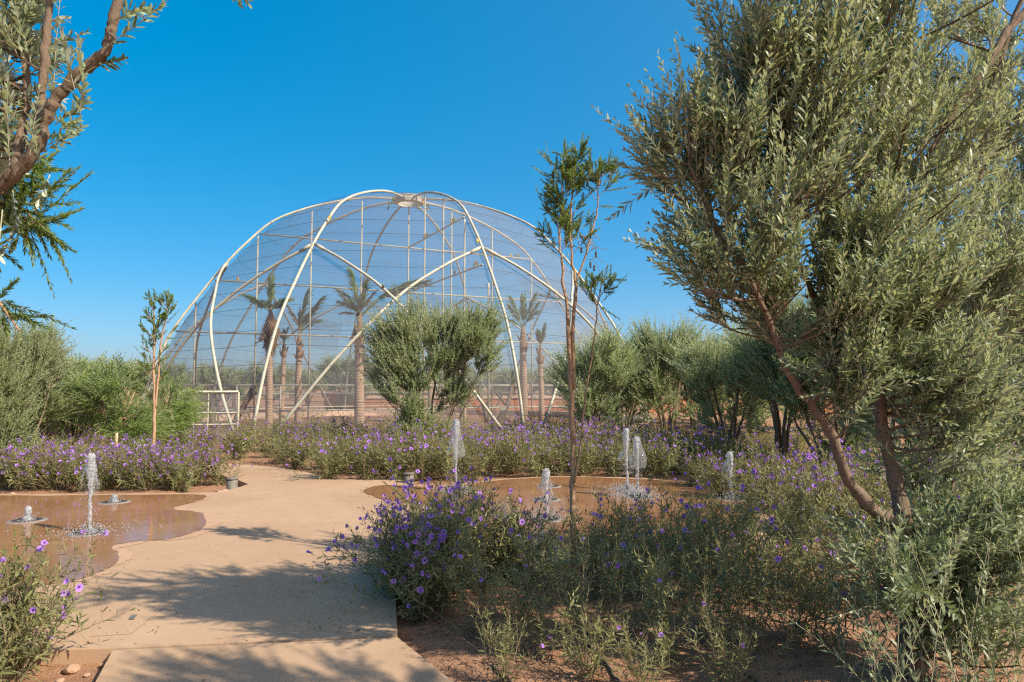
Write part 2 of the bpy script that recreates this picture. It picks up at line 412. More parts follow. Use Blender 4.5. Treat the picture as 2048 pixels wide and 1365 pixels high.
def net_mat(name, cov):
    m, nt, o = newmat(name); co = objcoord(nt)
    f = noise(nt, 1.6, 4, .6, co, 1.2)
    mp = N(nt, 'ShaderNodeMapRange'); mp.inputs['From Min'].default_value = .3; mp.inputs['From Max'].default_value = .7
    mp.inputs['To Min'].default_value = cov * .85; mp.inputs['To Max'].default_value = cov * 1.15; nt.links.new(f, mp.inputs[0])
    d = N(nt, 'ShaderNodeBsdfDiffuse'); d.inputs['Color'].default_value = (.30, .295, .31, 1)
    tl = N(nt, 'ShaderNodeBsdfTranslucent'); tl.inputs['Color'].default_value = (.30, .295, .31, 1)
    mm = N(nt, 'ShaderNodeMixShader'); mm.inputs[0].default_value = .4; nt.links.new(d.outputs[0], mm.inputs[1]); nt.links.new(tl.outputs[0], mm.inputs[2])
    t = N(nt, 'ShaderNodeBsdfTransparent')
    mx = N(nt, 'ShaderNodeMixShader'); nt.links.new(mp.outputs[0], mx.inputs[0]); nt.links.new(t.outputs[0], mx.inputs[1]); nt.links.new(mm.outputs[0], mx.inputs[2])
    nt.links.new(mx.outputs[0], o.inputs[0]); return m
M['net'] = net_mat('aviary_net', .265)
M['net_lap'] = net_mat('aviary_net_overlap', .24)

def water_mat(name, white, clear):
    m, nt, o = newmat(name); co = objcoord(nt)
    g = N(nt, 'ShaderNodeBsdfGlass'); g.inputs['IOR'].default_value = 1.33; g.inputs['Roughness'].default_value = .06
    d = N(nt, 'ShaderNodeBsdfDiffuse'); d.inputs['Color'].default_value = (.86, .88, .9, 1)
    tl = N(nt, 'ShaderNodeBsdfTranslucent'); tl.inputs['Color'].default_value = (.86, .88, .9, 1)
    dm = N(nt, 'ShaderNodeMixShader'); dm.inputs[0].default_value = .5; nt.links.new(d.outputs[0], dm.inputs[1]); nt.links.new(tl.outputs[0], dm.inputs[2])
    tr = N(nt, 'ShaderNodeBsdfTransparent')
    gm = N(nt, 'ShaderNodeMixShader'); gm.inputs[0].default_value = clear; nt.links.new(g.outputs[0], gm.inputs[1]); nt.links.new(tr.outputs[0], gm.inputs[2])
    f = noise(nt, 38, 4, .7, co)
    fr = ramp(nt, f, [(.36, (0, 0, 0)), (.62, (white * 2,) * 3)])
    mx = N(nt, 'ShaderNodeMixShader'); nt.links.new(fr, mx.inputs[0]); nt.links.new(gm.outputs[0], mx.inputs[1]); nt.links.new(dm.outputs[0], mx.inputs[2])
    nt.links.new(mx.outputs[0], o.inputs[0]); return m
M['jet'] = water_mat('white_water', .42, .25)
M['veil'] = water_mat('clear_water', .12, .80)
M['drop'] = water_mat('water_drop', .40, .2)

# ------------------------------------------------------------------ ground
def axis(lo, hi, step, far):
    a = list(np.arange(lo, hi + 1e-6, step)); d = step
    up = []; x = hi
    while x < far: d *= 1.22; x += d; up.append(x)
    dn = []; x = lo; d = step
    while x > -far: d *= 1.22; x -= d; dn.append(x)
    return np.array(dn[::-1] + a + up)
def soil_z(x, y):
    x = np.asarray(x, float); y = np.asarray(y, float)
    z = -.085 + .035 * (vnoise(x * 1.3, y * 1.3, 1) - .5) + .035 * (vnoise(x * 5, y * 5, 2) - .5) + .03 * (vnoise(x * 13, y * 13, 3) - .5)
    return np.minimum(z, -.02)
xs = axis(-6, 7, .055, 2500); ys = axis(1.5, 9, .055, 2500)
XX, YY = np.meshgrid(xs, ys, indexing='ij')
ZZ = soil_z(XX, YY)
V = np.stack([XX, YY, ZZ], -1).reshape(-1, 3); ny = len(ys)
ii = np.arange(len(xs) - 1)[:, None] * ny + np.arange(ny - 1)[None]
gq = np.stack([ii, ii + ny, ii + ny + 1, ii + 1], -1).reshape(-1, 4)
obj('ground', G().add(V, gq).mesh('ground', M['soil']), kind='structure')

def slab_mesh(name, pts, z0, z1, mat, bev=.008):
    bm = bmesh.new()
    vs = [bm.verts.new((p[0], p[1], z0)) for p in pts]
    for tri in tessellate_polygon([[v.co for v in vs]]): bm.faces.new([vs[q] for q in tri])
    bm.normal_update()
    for f in bm.faces:
        if f.normal.z < 0: f.normal_flip()
    me = bpy.data.meshes.new(name); bm.to_mesh(me); bm.free(); me.materials.append(mat)
    return me
def poly_px(L, z=0.0):
    return [gp(x, y, z)[:2] for x, y in L]
def round_poly(P, n=5):
    P = np.array(P); Q = np.vstack([P[-1:], P, P[:2]]); out = []
    for i in range(1, len(Q) - 2):
        p0, p1, p2, p3 = Q[i - 1], Q[i], Q[i + 1], Q[i + 2]
        for k in range(n):
            t = k / n
            out.append(.5 * (2 * p1 + (p2 - p0) * t + (2 * p0 - 5 * p1 + 4 * p2 - p3) * t * t + (3 * p1 - p0 - 3 * p2 + p3) * t ** 3))
    return np.array(out)
def solid_slab(name, pts, z0, z1, mat):
    """closed slab: top, side walls (no bottom needed below ground)"""
    bm = bmesh.new(); n = len(pts)
    t = [bm.verts.new((p[0], p[1], z0)) for p in pts]; b = [bm.verts.new((p[0], p[1], z1)) for p in pts]
    area = sum(pts[i][0] * pts[(i + 1) % n][1] - pts[(i + 1) % n][0] * pts[i][1] for i in range(n))
    if area < 0: t.reverse(); b.reverse()
    for tri in tessellate_polygon([[v.co for v in t]]): bm.faces.new([t[q] for q in tri])
    for i in range(n): bm.faces.new((t[i], b[i], b[(i + 1) % n], t[(i + 1) % n]))
    bmesh.ops.recalc_face_normals(bm, faces=bm.faces[:])
    me = bpy.data.meshes.new(name); bm.to_mesh(me); bm.free(); me.materials.append(mat); return me

pav = obj('pavement', None, kind='structure')
top_edge = [(-500, 916), (0, 918), (300, 921), (430, 927), (500, 930), (560, 936), (610, 944), (650, 954), (690, 959), (750, 960), (800, 960), (815, 969), (870, 972),
            (930, 967), (1000, 958), (1120, 952), (1280, 956), (1420, 968), (1520, 990), (1560, 1030), (1520, 1080), (1420, 1112), (1250, 1126), (1120, 1128), (1000, 1132), (880, 1142), (800, 1158)]
low = [(791, 1196), (795, 1271), (224, 1297.5)]
left = [(150, 1300), (-100, 1310), (-900, 1330), (-1400, 1200), (-1000, 985)]
mid = [(-400, 986), (0, 989), (200, 988), (395, 986), (440, 984), (475, 976), (497, 968.5), (470, 958), (440, 951), (330, 947), (0, 942), (-500, 940)]
plaza = poly_px(top_edge + low + left + mid)
obj('paving_slab', solid_slab('paving_slab', plaza, 0.0, -.16, M['concrete']), pav)
near = poly_px([(226, 1299.5), (795.5, 1274), (910, 1365), (1035, 1460), (1300, 1700), (-50, 1700), (140, 1460), (190, 1365)])
obj('paving_slab', solid_slab('near_slab', near, -.003, -.16, M['concrete']), pav)
def joint(a, b, w=.007, z=.0015):
    a = gp(*a)[:2]; b = gp(*b)[:2]; d = nrm(b - a); s = np.array([-d[1], d[0]]) * w / 2
    return slab_mesh('joint', [a - s, b - s, b + s, a + s], z, z, M['slot2'])
M['slot2'] = simple('joint_dirt', (.27, .17, .11), .9)
obj('saw_joint', joint((341, 1206), (262, 1268)), pav); obj('saw_joint', joint((262, 1268), (180, 1274)), pav)
for a_, c_ in (((497, 969), (806, 962)),): obj('crack', joint(a_, c_, .004), pav)
tagm = slab_mesh('metal_plate', [gp(257, 1240)[:2], gp(263, 1231)[:2], gp(275, 1231)[:2], gp(269, 1240)[:2]], .006, .006, M['stub'])
obj('metal_plate', tagm, pav)

def fract(P, amp, seed, n=7):
    """curved outline with irregular creeping edge"""
    P = round_poly(P, n); c = P.mean(0); rng = np.random.default_rng(seed)
    d = nrm(np.roll(P, -1, 0) - np.roll(P, 1, 0)); nn = np.stack([-d[:, 1], d[:, 0]], -1)
    s = np.arange(len(P))
    w = (vnoise(P[:, 0] * 3, P[:, 1] * 3, seed) - .5) + .7 * (vnoise(P[:, 0] * 9, P[:, 1] * 9, seed + 1) - .5) + .5 * (vnoise(P[:, 0] * 25, P[:, 1] * 25, seed + 2) - .5)
    return P + nn * (amp * w)[:, None]
wetL = [(-300, 991), (0, 992.5), (200, 991.5), (385, 990), (412, 997), (385, 1006), (350, 1014), (352, 1020), (395, 1026), (414, 1038), (398, 1062), (345, 1078), (280, 1084), (222, 1094), (238, 1110), (232, 1128), (195, 1148), (150, 1162), (80, 1172), (-100, 1182), (-700, 1180), (-900, 1050)]
wetR = [(728, 980), (765, 972), (830, 973), (880, 975), (935, 970), (1005, 961), (1120, 955), (1280, 959), (1420, 972), (1500, 1000), (1500, 1070), (1400, 1105), (1250, 1121), (1120, 1122), (1000, 1120), (900, 1090), (900, 1040), (860, 1012), (790, 1005), (745, 994)]
def grown(Lp, k): 
    P = np.array(poly_px(Lp)); c = P.mean(0); return P + nrm(P - c) * k
for Lp, sd_ in ((wetL, 11), (wetR, 31)):
    obj('damp_patch', slab_mesh('damp_patch', fract(grown(Lp, .10), .20, sd_ + 5), .004, .004, M['damp']), pav)
    w = obj('water', slab_mesh('water', fract(poly_px(Lp), .045, sd_), .008, .008, M['wet']), kind='structure')

# ------------------------------------------------------------------ aviary dome
AC = np.array([-4.6, 30.0]); A0 = math.radians(-106.5)
PROF = np.array([(0.0, 9.92), (.7, 9.88), (2.0, 9.74), (3.4, 9.36), (4.7, 8.86), (5.8, 8.25), (6.7, 7.35), (7.45, 6.45), (8.4, 5.1), (9.3, 3.66), (9.95, 2.0), (10.35, 0.5), (10.45, -.15)])
PS = smooth_path(np.c_[PROF, np.zeros(len(PROF))], 6)[:, :2]
plen = np.r_[0, np.cumsum(np.linalg.norm(np.diff(PS, axis=0), axis=1))]
def prof_r(z): return np.interp(z, PS[::-1, 1], PS[::-1, 0])
def prof_z(r): return np.interp(r, PS[:, 0], PS[:, 1])
def dome(az, r, z):
    return np.stack([AC[0] + r * np.cos(az), AC[1] + r * np.sin(az), z + 0 * np.asarray(az)], -1)
BASE = np.array([AC[0], AC[1], 0.0])
av = thing('aviary', 'large domed aviary of cream steel tubes covered in grey netting', 'aviary', BASE)
azs = [A0 + i * math.pi / 4 for i in range(8)]
NODE = (7.45, 6.45)
BZ = smooth_path([(0, 0, 0), (.25, 2.6, 0), (.5, 4.55, 0), (.75, 5.68, 0), (1, 6.45, 0)], 10)[:, :2]
k0 = np.argmin(np.abs(PS[:, 0] - .62))
for i, a in enumerate(azs):
    P = dome(np.full(len(PS[k0:]), a), PS[k0:, 0], PS[k0:, 1]) - BASE
    rb = obj('rib', tube(P, .049, 10).mesh('rib', M['steel']), av)
    # bolted collars along the rib
    for q in range(12, len(P) - 8, 13):
        obj('collar', tube(np.array([P[q], P[q] + nrm(P[q + 1] - P[q]) * .05]), .058, 10).mesh('collar', M['steel']), rb)
for i in range(8):
    for sgn in (1, -1):
        a, b = azs[i], azs[i] + sgn * math.pi / 4
        t = np.linspace(0, 1, 28)
        z = np.interp(t, BZ[:, 0], BZ[:, 1])
        r = prof_r(z) - .02 - (.19 if sgn > 0 else 0.0) * np.sin(math.pi * t) ** .5
        az = a + (b - a) * (0.06 + .94 * (t ** 1.0))
        P = dome(az, r, z) - BASE
        br = obj('brace', tube(P, .047, 10).mesh('brace', M['steel']), av)
        # flange plate where the brace is bolted to the rib
        d = nrm(P[-1] - P[-3])
        obj('flange', tube(np.array([P[-1] - d * .55, P[-1] - d * .12]), np.array([.064, .064]), 8).mesh('flange', M['steel']), br)
ring = obj('crown_ring', lathe([(.52, 9.74), (.64, 9.74), (.64, 9.98), (.67, 9.98), (.67, 10.01), (.48, 10.01), (.48, 9.70), (.52, 9.74)], 32).mesh('crown_ring', M['steel'], False), av)
for q in range(8):
    a = azs[q] + .2
    obj('bracket', box((.68 * math.cos(a), .68 * math.sin(a), 9.86), (.08, .04, .20), a).mesh('bracket', M['steel'], False), ring)
# net: eight gores hung just inside the tubes
for i in range(8):
    na = 18; t = np.linspace(0, 1, na + 1); rows = PS[k0::2]
    a = azs[i] + t * math.pi / 4
    rr = rows[:, 0][:, None] * (1 - .012 * np.sin(math.pi * t)[None]) - .14
    rr = rr + .05 * (vnoise(np.arange(len(rows))[:, None] * .9 + 0 * t[None], t[None] * 6 + i * 9 + 0 * rr, 5) - .5)
    V = np.stack([rr * np.cos(a)[None], rr * np.sin(a)[None], rows[:, 1][:, None] + 0 * rr - .05], -1).reshape(-1, 3)
    nr = na + 1; ii = np.arange(len(rows) - 1)[:, None] * nr + np.arange(na)[None]
    Q = np.stack([ii, ii + 1, ii + nr + 1, ii + nr], -1).reshape(-1, 4)
    obj('net_panel', G().add(V, Q).mesh('net_panel', M['net']), av)
def lap(azr, zr, off=.17, skew=0.0):
    """overlapping piece of net, seen as a darker patch"""
    u = np.linspace(0, 1, 9); v = np.linspace(0, 1, 9)
    U, Vv = np.meshgrid(u, v, indexing='ij'); z = zr[0] + (zr[1] - zr[0]) * Vv + skew * U; a = azs[0] + math.radians(azr[0]) + math.radians(azr[1] - azr[0]) * U
    r = prof_r(z) - off; P = np.stack([r * np.cos(a), r * np.sin(a), z], -1).reshape(-1, 3)
    ii = np.arange(8)[:, None] * 9 + np.arange(8)[None]; Q = np.stack([ii, ii + 1, ii + 10, ii + 9], -1).reshape(-1, 4)
    obj('net_lap', G().add(P, Q).mesh('net_lap', M['net_lap']), av)
for azr, zr, sk in (((170, 205), (4.5, 6.0), .8), ((215, 245), (5.2, 6.4), -.7), ((120, 150), (5.0, 6.6), .6), ((-60, -38), (3.0, 4.5), .9), ((60, 88), (2.2, 4.0), -.6), ((-130, -100), (3.5, 5.0), .5)):
    lap(azr, zr, .19, sk)
# tension wires
rngw = np.random.default_rng(4)
for z in (1.25, 2.3, 2.9, 3.4, 4.2, 4.9, 5.6, 6.2, 6.9, 7.5, 8.1, 8.7, 9.2):
    n = 96; a = np.linspace(0, 2 * math.pi, n + 1)
    bay = ((a - A0) / (math.pi / 4)) % 1.0
    zz = z - .10 * np.sin(math.pi * bay) + .03 * (vnoise(a * 8, a * 0 + z * 7, 3) - .5)
    r = prof_r(zz) - .13
    P = np.stack([r * np.cos(a), r * np.sin(a), zz], -1)
    obj('tension_wire', tube(P, .006, 4, False).mesh('tension_wire', M['wire']), av)
# internal frame: two partitions of posts and rails
def partition(dv, s_posts, rails, lo, hi, zmin=0.0):
    dv = np.array(dv) / np.linalg.norm(dv)
    for s in s_posts:
        top = float(prof_z(abs(s))) - .12
        P = np.array([[dv[0] * s, dv[1] * s, zmin], [dv[0] * s, dv[1] * s, top]])
        obj('post', tube(P, .034, 8).mesh('post', M['steel']), av)
    for z in rails:
        r = float(prof_r(z)) - .1; a, b = max(lo, -r), min(hi, r)
        pts = np.array([[dv[0] * s, dv[1] * s, z] for s in (a, b)])
        obj('rail', tube(pts, .033, 8).mesh('rail', M['steel']), av)
partition((.894, .448), [-8.5, -6.3, -4.2, -2.1, 0, 2.05, 4.1, 6.2, 8.3], (.62, 1.65, 3.70, 5.75, 7.75), -12, 12)
partition((.458, -.889), [2.1, 4.2, 6.3, 8.35], (3.70, 5.75, 7.75), .05, 12)
# back rails near ground
for z in (.45, 1.2):
    pts = np.array([dome(np.array(a), 10.1, z) - BASE for a in np.radians(np.linspace(30, 160, 24))])
    obj('rail', tube(pts, .04, 6).mesh('rail', M['steel']), av)
for s_p in (-9.9, -9.2, -7.6, -6.95, -5.3):
    obj('fence_post', tube(np.array([[.894 * s_p, .448 * s_p, 0], [.894 * s_p, .448 * s_p, 1.65]]), .03, 6).mesh('fence_post', M['steel']), av)
# perimeter kerb of the aviary
a = np.linspace(0, 2 * math.pi, 65)[:-1]
obj('kerb', lathe([(10.22, -.2), (10.22, .22), (10.42, .22), (10.42, -.2)], 64).mesh('kerb', M['coping'], False), av)

# low service door in front of the dome, steel frame with mesh
dl, dr = at(355, 800, 19.6), at(477, 800, 20.1)
door = thing('mesh_door', 'low cream steel framed mesh gate at the left foot of the aviary', 'gate', (dl[0], dl[1], -.05))
D0 = np.array([dl[0], dl[1], -.05]); dd = np.array([dr[0] - dl[0], dr[1] - dl[1], 0])
def bar(name, f0, z0, f1, z1, w=.05, parent=door):
    w = w * .62
    P0 = dd * f0 + np.array([0, 0, z0]); P1 = dd * f1 + np.array([0, 0, z1])
    return obj(name, tube(np.array([P0, P1]), w, 4).mesh(name, M['steel'], False), parent)
bar('post', 0, 0, 0, 1.5, .055); bar('post', 1, 0, 1, 1.5, .06); bar('top_rail', 0, 1.5, 1, 1.5, .075)
bar('middle_post', .5, 0, .5, 1.46, .035); bar('middle_post', .27, 0, .27, .9, .03)
bar('middle_rail', 0, .9, 1, .9, .035); bar('lower_rail', 0, .56, 1, .56, .045)
dn = np.array([-dd[1], dd[0], 0]) * .02 / np.linalg.norm(dd)
obj('mesh_panel', G().add([dn, dd + dn, dd + dn + [0, 0, 1.48], dn + [0, 0, 1.48]], [[0, 1, 2, 3]]).mesh('mesh_panel', M['net']), door)

# ------------------------------------------------------------------ boundary wall far behind the dome
def wall(x0, x1, y, h, label):
    t = thing('garden_wall', label, 'wall', (x0, y, -.1))
    L = x1 - x0
    obj('wall_body', box((L / 2, 0, h / 2), (L, .3, h)).mesh('wall_body', M['wall'], False), t)
    obj('coping', box((L / 2, 0, h + .08), (L + .05, .42, .16)).mesh('coping', M['coping'], False), t)
    for q in range(1, int(L / 7)):
        obj('pilaster', box((q * 7.0, -.17, h / 2 - .003), (.4, .06, h - .01)).mesh('pilaster', M['wall'], False), t)
wall(-9.5, 30, 43.5, .92, 'long low terracotta rendered garden wall with pale coping behind the aviary')
wall(-13, -3.2, 47.5, 1.18, 'farther terracotta garden wall section seen above the long wall through the netting')

# ------------------------------------------------------------------ trees
def in_ellipsoids(rng, E, n, outer=2.2):
    """random points in a union of ellipsoids [(centre, radii, weight)], denser towards the outside"""
    w = np.array([e[2] for e in E], float); w /= w.sum(); pts = []; cen = []
    idx = rng.choice(len(E), n, p=w)
    d = nrm(rng.normal(size=(n, 3))); r = rng.uniform(0.02, 1, n) ** (1 / outer)
    C = np.array([e[0] for e in E]); Rr = np.array([e[1] for e in E])
    return C[idx] + d * r[:, None] * Rr[idx], d

def limb_curve(pts, r0, r1, n=5, rng=None, wob=.0):
    P = smooth_path(pts, n); t = np.linspace(0, 1, len(P))
    if rng is not None and wob: P = P + rng.normal(0, wob, P.shape) * np.sin(math.pi * t)[:, None]
    return P, r0 + (r1 - r0) * t ** .8

def branches_to(rng, skel, targets, r_base=.014, r_tip=.0035, up=.25, seg=5):
    """a curved branch from the skeleton to every target point; returns geometry and curves"""
    g = G(); curves = []
    SP = np.concatenate([s[0] for s in skel]); SR = np.concatenate([s[1] for s in skel])
    for t in targets:
        d = np.linalg.norm(SP - t, axis=1); cost = d + .9 * np.maximum(0, SP[:, 2] - t[2] + .25 * d)
        i = int(np.argmin(cost + rng.uniform(0, .12, len(cost)))); q = SP[i]; L = d[i]
        c = (q + t) / 2 + np.array([0, 0, -up * L * .35]) + rng.normal(0, .06 * L, 3)
        s = np.linspace(0, 1, 7)[:, None]
        C = q * (1 - s) ** 2 + 2 * c * s * (1 - s) + t * s * s
        rb = min(SR[i] * .6, r_base * (.3 + .55 * L))
        g.merge(tube(C, np.linspace(rb, r_tip, 7), seg, False)); curves.append(C)
    return g, curves

def shoots_on(rng, curves, center, per, s_lo=.3, upw=.9, outw=.5, fol=.5, rnd=.45):
    S = []; D = []
    for C in curves:
        for k in range(per):
            s = rng.uniform(s_lo, 1.0) if k else 1.0
            f = s * (len(C) - 1); i = min(int(f), len(C) - 2); p = C[i] + (C[i + 1] - C[i]) * (f - i); td = nrm(C[i + 1] - C[i])
            o = nrm((p - center) * np.array([1, 1, .3]))
            S.append(p); D.append(td * fol + np.array([0, 0, upw]) + o * outw + rng.normal(0, rnd, 3))
    return np.array(S), nrm(np.array(D))

def olive(name, label, base, limbs, E, nb, per, seed, ll=(.045, .068), lw=(.010, .0145), sl=(.22, .48), nodes=13, group=None,
          mat='olive', bark='bark', upw=.95, extra=None, near=True, rtone=0.0, outw=.5, tw=.0026, cat='tree', s_lo=.3, ang=42, wob=.005, per_leaf=2, curve=.12, bendz=.12):
    rng = np.random.default_rng(seed); base = np.asarray(base, float)
    t = thing(name, label, cat, base, group)
    skel = []
    for k, (pts, r0, r1) in enumerate(limbs):
        P, R = limb_curve(pts, r0, r1, 6, rng, wob)
        skel.append((P, R))
        g = tube(P, R * (1 + .10 * rng.normal(size=len(R))), 9 if near else 6, True, .05, rng).shift(-base)
        obj('trunk' if k == 0 else 'limb', g.mesh('limb', M[bark]), t)
    tg, dirs = in_ellipsoids(rng, E, nb)
    center = np.average([e[0] for e in E], axis=0, weights=[e[2] for e in E])
    bg_, curves = branches_to(rng, skel, tg)
    obj('branches', bg_.shift(-base).mesh('branches', M[bark]), t, kind='stuff')
    S, D = shoots_on(rng, curves, center, per, s_lo, upw, outw)
    L = rng.uniform(*sl, len(S)); B = np.zeros((len(S), 3)); B[:, 2] = rng.uniform(-.06, bendz, len(S)); B[:, :2] = rng.normal(0, .08, (len(S), 2))
    if extra is not None:
        S = np.vstack([S, extra[0]]); D = np.vstack([D, nrm(extra[1])]); L = np.r_[L, np.linalg.norm(extra[1], axis=1)]; B = np.vstack([B, extra[2]])
    lg, tgm, _, _ = shoots(rng, S, D, L, B, nodes, per_leaf, ang, ll, lw, tw=tw, rtone=rtone, curve=curve)
    obj('twigs', tgm.shift(-base).mesh('twigs', M['twig']), t, kind='stuff')
    obj('foliage', lg.shift(-base).mesh('foliage', M[mat], True), t, kind='stuff')
    return t

def px(*L): return [at(*p) for p in L]
def ell(cx, cy, Y, rx, ry, rd, w=1.0):
    """crown lobe: centre and radii given through the picture scale at depth Y"""
    s = Y / F; return (at(cx, cy, Y), np.array([rx * s, rd, ry * s]), w)

# --- the big olive at the right, close to the camera
b = gp(1818, 1352, -.09)
main_limbs = [
    ([b, at(1822, 1250, b[1]), at(1815, 1150, b[1]), at(1810, 1050, b[1] + .02)], .064, .055),
    (px((1812, 1062, 3.95), (1745, 1018, 3.88), (1692, 952, 3.83), (1668, 880, 3.80), (1628, 812, 3.76), (1586, 765, 3.72), (1553, 680, 3.66), (1500, 560, 3.58), (1425, 440, 3.5), (1378, 330, 3.42)), .042, .008),
    (px((1810, 1050, 3.96), (1785, 940, 4.0), (1762, 850, 4.0), (1757, 785, 4.0), (1692, 703, 3.95), (1645, 640, 3.9), (1620, 575, 3.85), (1568, 490, 3.75), (1520, 370, 3.65), (1490, 230, 3.55)), .046, .009),
    (px((1757, 790, 4.0), (1783, 715, 4.1), (1768, 600, 4.1), (1788, 460, 4.1), (1782, 330, 4.1), (1770, 180, 4.05), (1752, 20, 3.85), (1740, -200, 3.6)), .038, .012),
    ([b + np.array([.1, .06, 0])] + px((1880, 1120, 4.25), (1905, 900, 4.4), (1935, 650, 4.55), (1950, 400, 4.65), (1990, 150, 4.7), (2070, -80, 4.7), (2120, -330, 4.6)), .048, .014),
    (px((1752, 20, 3.85), (1690, -110, 3.6), (1600, -260, 3.3), (1520, -400, 3.0)), .02, .007),
    (px((1920, 780, 4.48), (2010, 620, 4.6), (2120, 420, 4.7), (2250, 150, 4.7)), .03, .008),
]
EO = [ell(1720, 300, 3.85, 330, 330, .45, 2.2), ell(1560, 430, 3.55, 240, 230, .38, 1.4), ell(1600, 120, 3.6, 210, 190, .4, 1.2),
      ell(1640, 640, 3.75, 230, 120, .35, .8), ell(1900, 640, 4.55, 210, 330, .42, 1.6), ell(1965, 200, 4.75, 260, 330, .42, 1.4),
      ell(1930, 980, 4.3, 150, 200, .4, .9), ell(1375, 560, 3.45, 85, 70, .22, .28), ell(1420, 330, 3.45, 120, 150, .25, .65),
      ell(1720, 740, 3.7, 110, 100, .2, .5), ell(1770, 580, 3.75, 150, 140, .22, .8), ell(1880, 800, 3.8, 130, 170, .25, 1.0), ell(1960, 480, 4.2, 130, 160, .25, .5), ell(1960, 1190, 3.9, 120, 170, .35, .9), ell(1790, 1180, 3.7, 70, 120, .2, .22),
      ell(1850, -170, 3.4, 360, 190, .38, .6), ell(2150, 300, 4.7, 180, 420, .5, .6), ell(1620, -240, 3.1, 240, 160, .35, .4)]
rngx = np.random.default_rng(77)
exS = []; exD = []; exB = []
for q in range(70):        # long pale suckers rising from the ground round the trunk
    p = np.array([rngx.uniform(1.9, 3.1), rngx.uniform(3.45, 4.2), -.07])
    exS.append(p); exD.append(np.array([rngx.normal(-.08, .2), rngx.normal(-.05, .12), rngx.uniform(.5, 1.05)])); exB.append([rngx.normal(0, .12), rngx.normal(0, .08), 0])
olive('olive_tree', 'large many-stemmed olive tree close to the camera filling the right side', b, main_limbs, EO, 500, 8, 5, ll=(.052, .080), lw=(.0115, .0165),
      extra=(np.array(exS), np.array(exD), np.array(exB)), nodes=14, outw=.35, upw=1.05)

# --- the second olive further right, mostly beyond the frame, dark upper branch
b2 = np.array([4.6, 5.3, -.09])
olive('olive_tree', 'olive tree cut by the right edge with a dark bough across the top corner', b2,
      [([b2, np.array([4.55, 5.35, .8]), np.array([4.45, 5.3, 1.8]), np.array([4.35, 5.15, 2.8])], .075, .06),
       ([np.array([4.35, 5.15, 2.8]), np.array([4.2, 4.7, 3.6])] + px((2200, -60, 4.1), (2048, 25, 4.0), (1975, 132, 3.9), (1905, 228, 3.9), (1850, 320, 3.9)), .045, .010),
       ([np.array([4.45, 5.3, 1.8]), np.array([4.2, 5.1, 2.4]), np.array([3.9, 5.0, 3.1])], .035, .010),
       ([np.array([4.35, 5.15, 2.8]), np.array([4.45, 5.4, 3.6]), np.array([4.35, 5.5, 4.4])], .04, .012)],
      [(np.array([4.4, 5.3, 3.2]), np.array([.8, .8, .9]), 1.2), (np.array([4.1, 5.2, 2.2]), np.array([.5, .6, .6]), .8),
       (np.array([4.0, 5.1, 1.2]), np.array([.4, .5, .6]), .7), (np.array([3.9, 5.0, .5]), np.array([.35, .4, .4]), .4)], 170, 8, 6, rtone=-.1)

# --- olive beside the camera, its crown just outside the frame; it shades the near slab
b4 = np.array([3.3, 1.35, -.09])
olive('olive_tree', 'olive tree beyond the lower right corner, whose shadow dapples the near slab', b4,
      [([b4, np.array([3.3, 1.4, 1.2]), np.array([3.2, 1.45, 2.4])], .07, .05), ([np.array([3.2, 1.45, 2.4]), np.array([2.9, 1.5, 3.2]), np.array([2.6, 1.6, 4.1])], .04, .010),
       ([np.array([3.2, 1.45, 2.4]), np.array([3.4, 1.5, 3.2]), np.array([3.5, 1.6, 4.2])], .04, .010)],
      [(np.array([3.0, 1.5, 3.9]), np.array([.85, .4, .55]), 1.5)], 60, 8, 16)

# --- olive at the upper left, closest of all
b3 = np.array([-3.15, 2.6, -.09])
ex = [((205, 100), (352, -5)), ((190, 130), (245, 122)), ((160, 230), (165, 165)), ((100, 350), (70, 420)), ((40, 430), (0, 520)), ((120, 260), (150, 245)),
      ((150, 180), (118, 60)), ((105, 215), (115, -10)), ((60, 310), (75, 190)), ((20, 330), (10, 190)), ((95, 290), (160, 262)), ((170, 170), (155, 80)), ((80, 330), (62, 250)),
      ((110, 250), (172, 205)), ((455, -60), (492, 12)), ((450, -70), (476, 14)), ((25, 380), (35, 470)), ((5, 420), (-10, 560)), ((230, 40), (285, 20)), ((235, 20), (310, 25))]
eS = []; eD = []; eB = []
for q, (p, e) in enumerate(ex):
    Y = 2.45 + .1 * math.sin(q * 2.1); A_ = at(*p, Y); B_ = at(*e, Y - .05)
    eS.append(A_); eD.append(B_ - A_); eB.append([.03, 0, .06])
olive('olive_tree', 'silvery olive tree leaning in at the upper left corner with a bare bent bough', b3,
      [([b3, np.array([-3.1, 2.6, 1.0]), at(-190, 520, 2.6), at(-60, 420, 2.6), at(0, 372, 2.6)], .06, .029),
       (px((-10, 378, 2.6), (45, 335, 2.58), (78, 285, 2.56), (92, 235, 2.55), (118, 190, 2.54), (165, 142, 2.52), (212, 104, 2.5), (219, 70, 2.5), (232, 20, 2.5), (262, -90, 2.5), (330, -260, 2.5)), .027, .015),
       (px((70, 300, 2.57), (82, 200, 2.6), (92, 80, 2.62), (100, -60, 2.62), (95, -260, 2.6)), .019, .011),
       (px((30, 345, 2.58), (45, 250, 2.62), (55, 170, 2.66), (40, 60, 2.7), (10, -120, 2.7)), .022, .010),
       (px((262, -90, 2.5), (350, -110, 2.5), (450, -75, 2.5)), .012, .004)],
      [ell(10, 110, 2.7, 60, 160, .25, 1.0), ell(-130, 150, 2.75, 150, 260, .5, .9), ell(90, -180, 2.6, 260, 120, .5, .8), ell(-20, 300, 2.7, 40, 70, .2, .25)],
      52, 6, 9, ll=(.044, .064), lw=(.0115, .0155), sl=(.14, .30), nodes=10, extra=(np.array(eS), np.array(eD), np.array(eB)), rtone=.12, wob=.003)

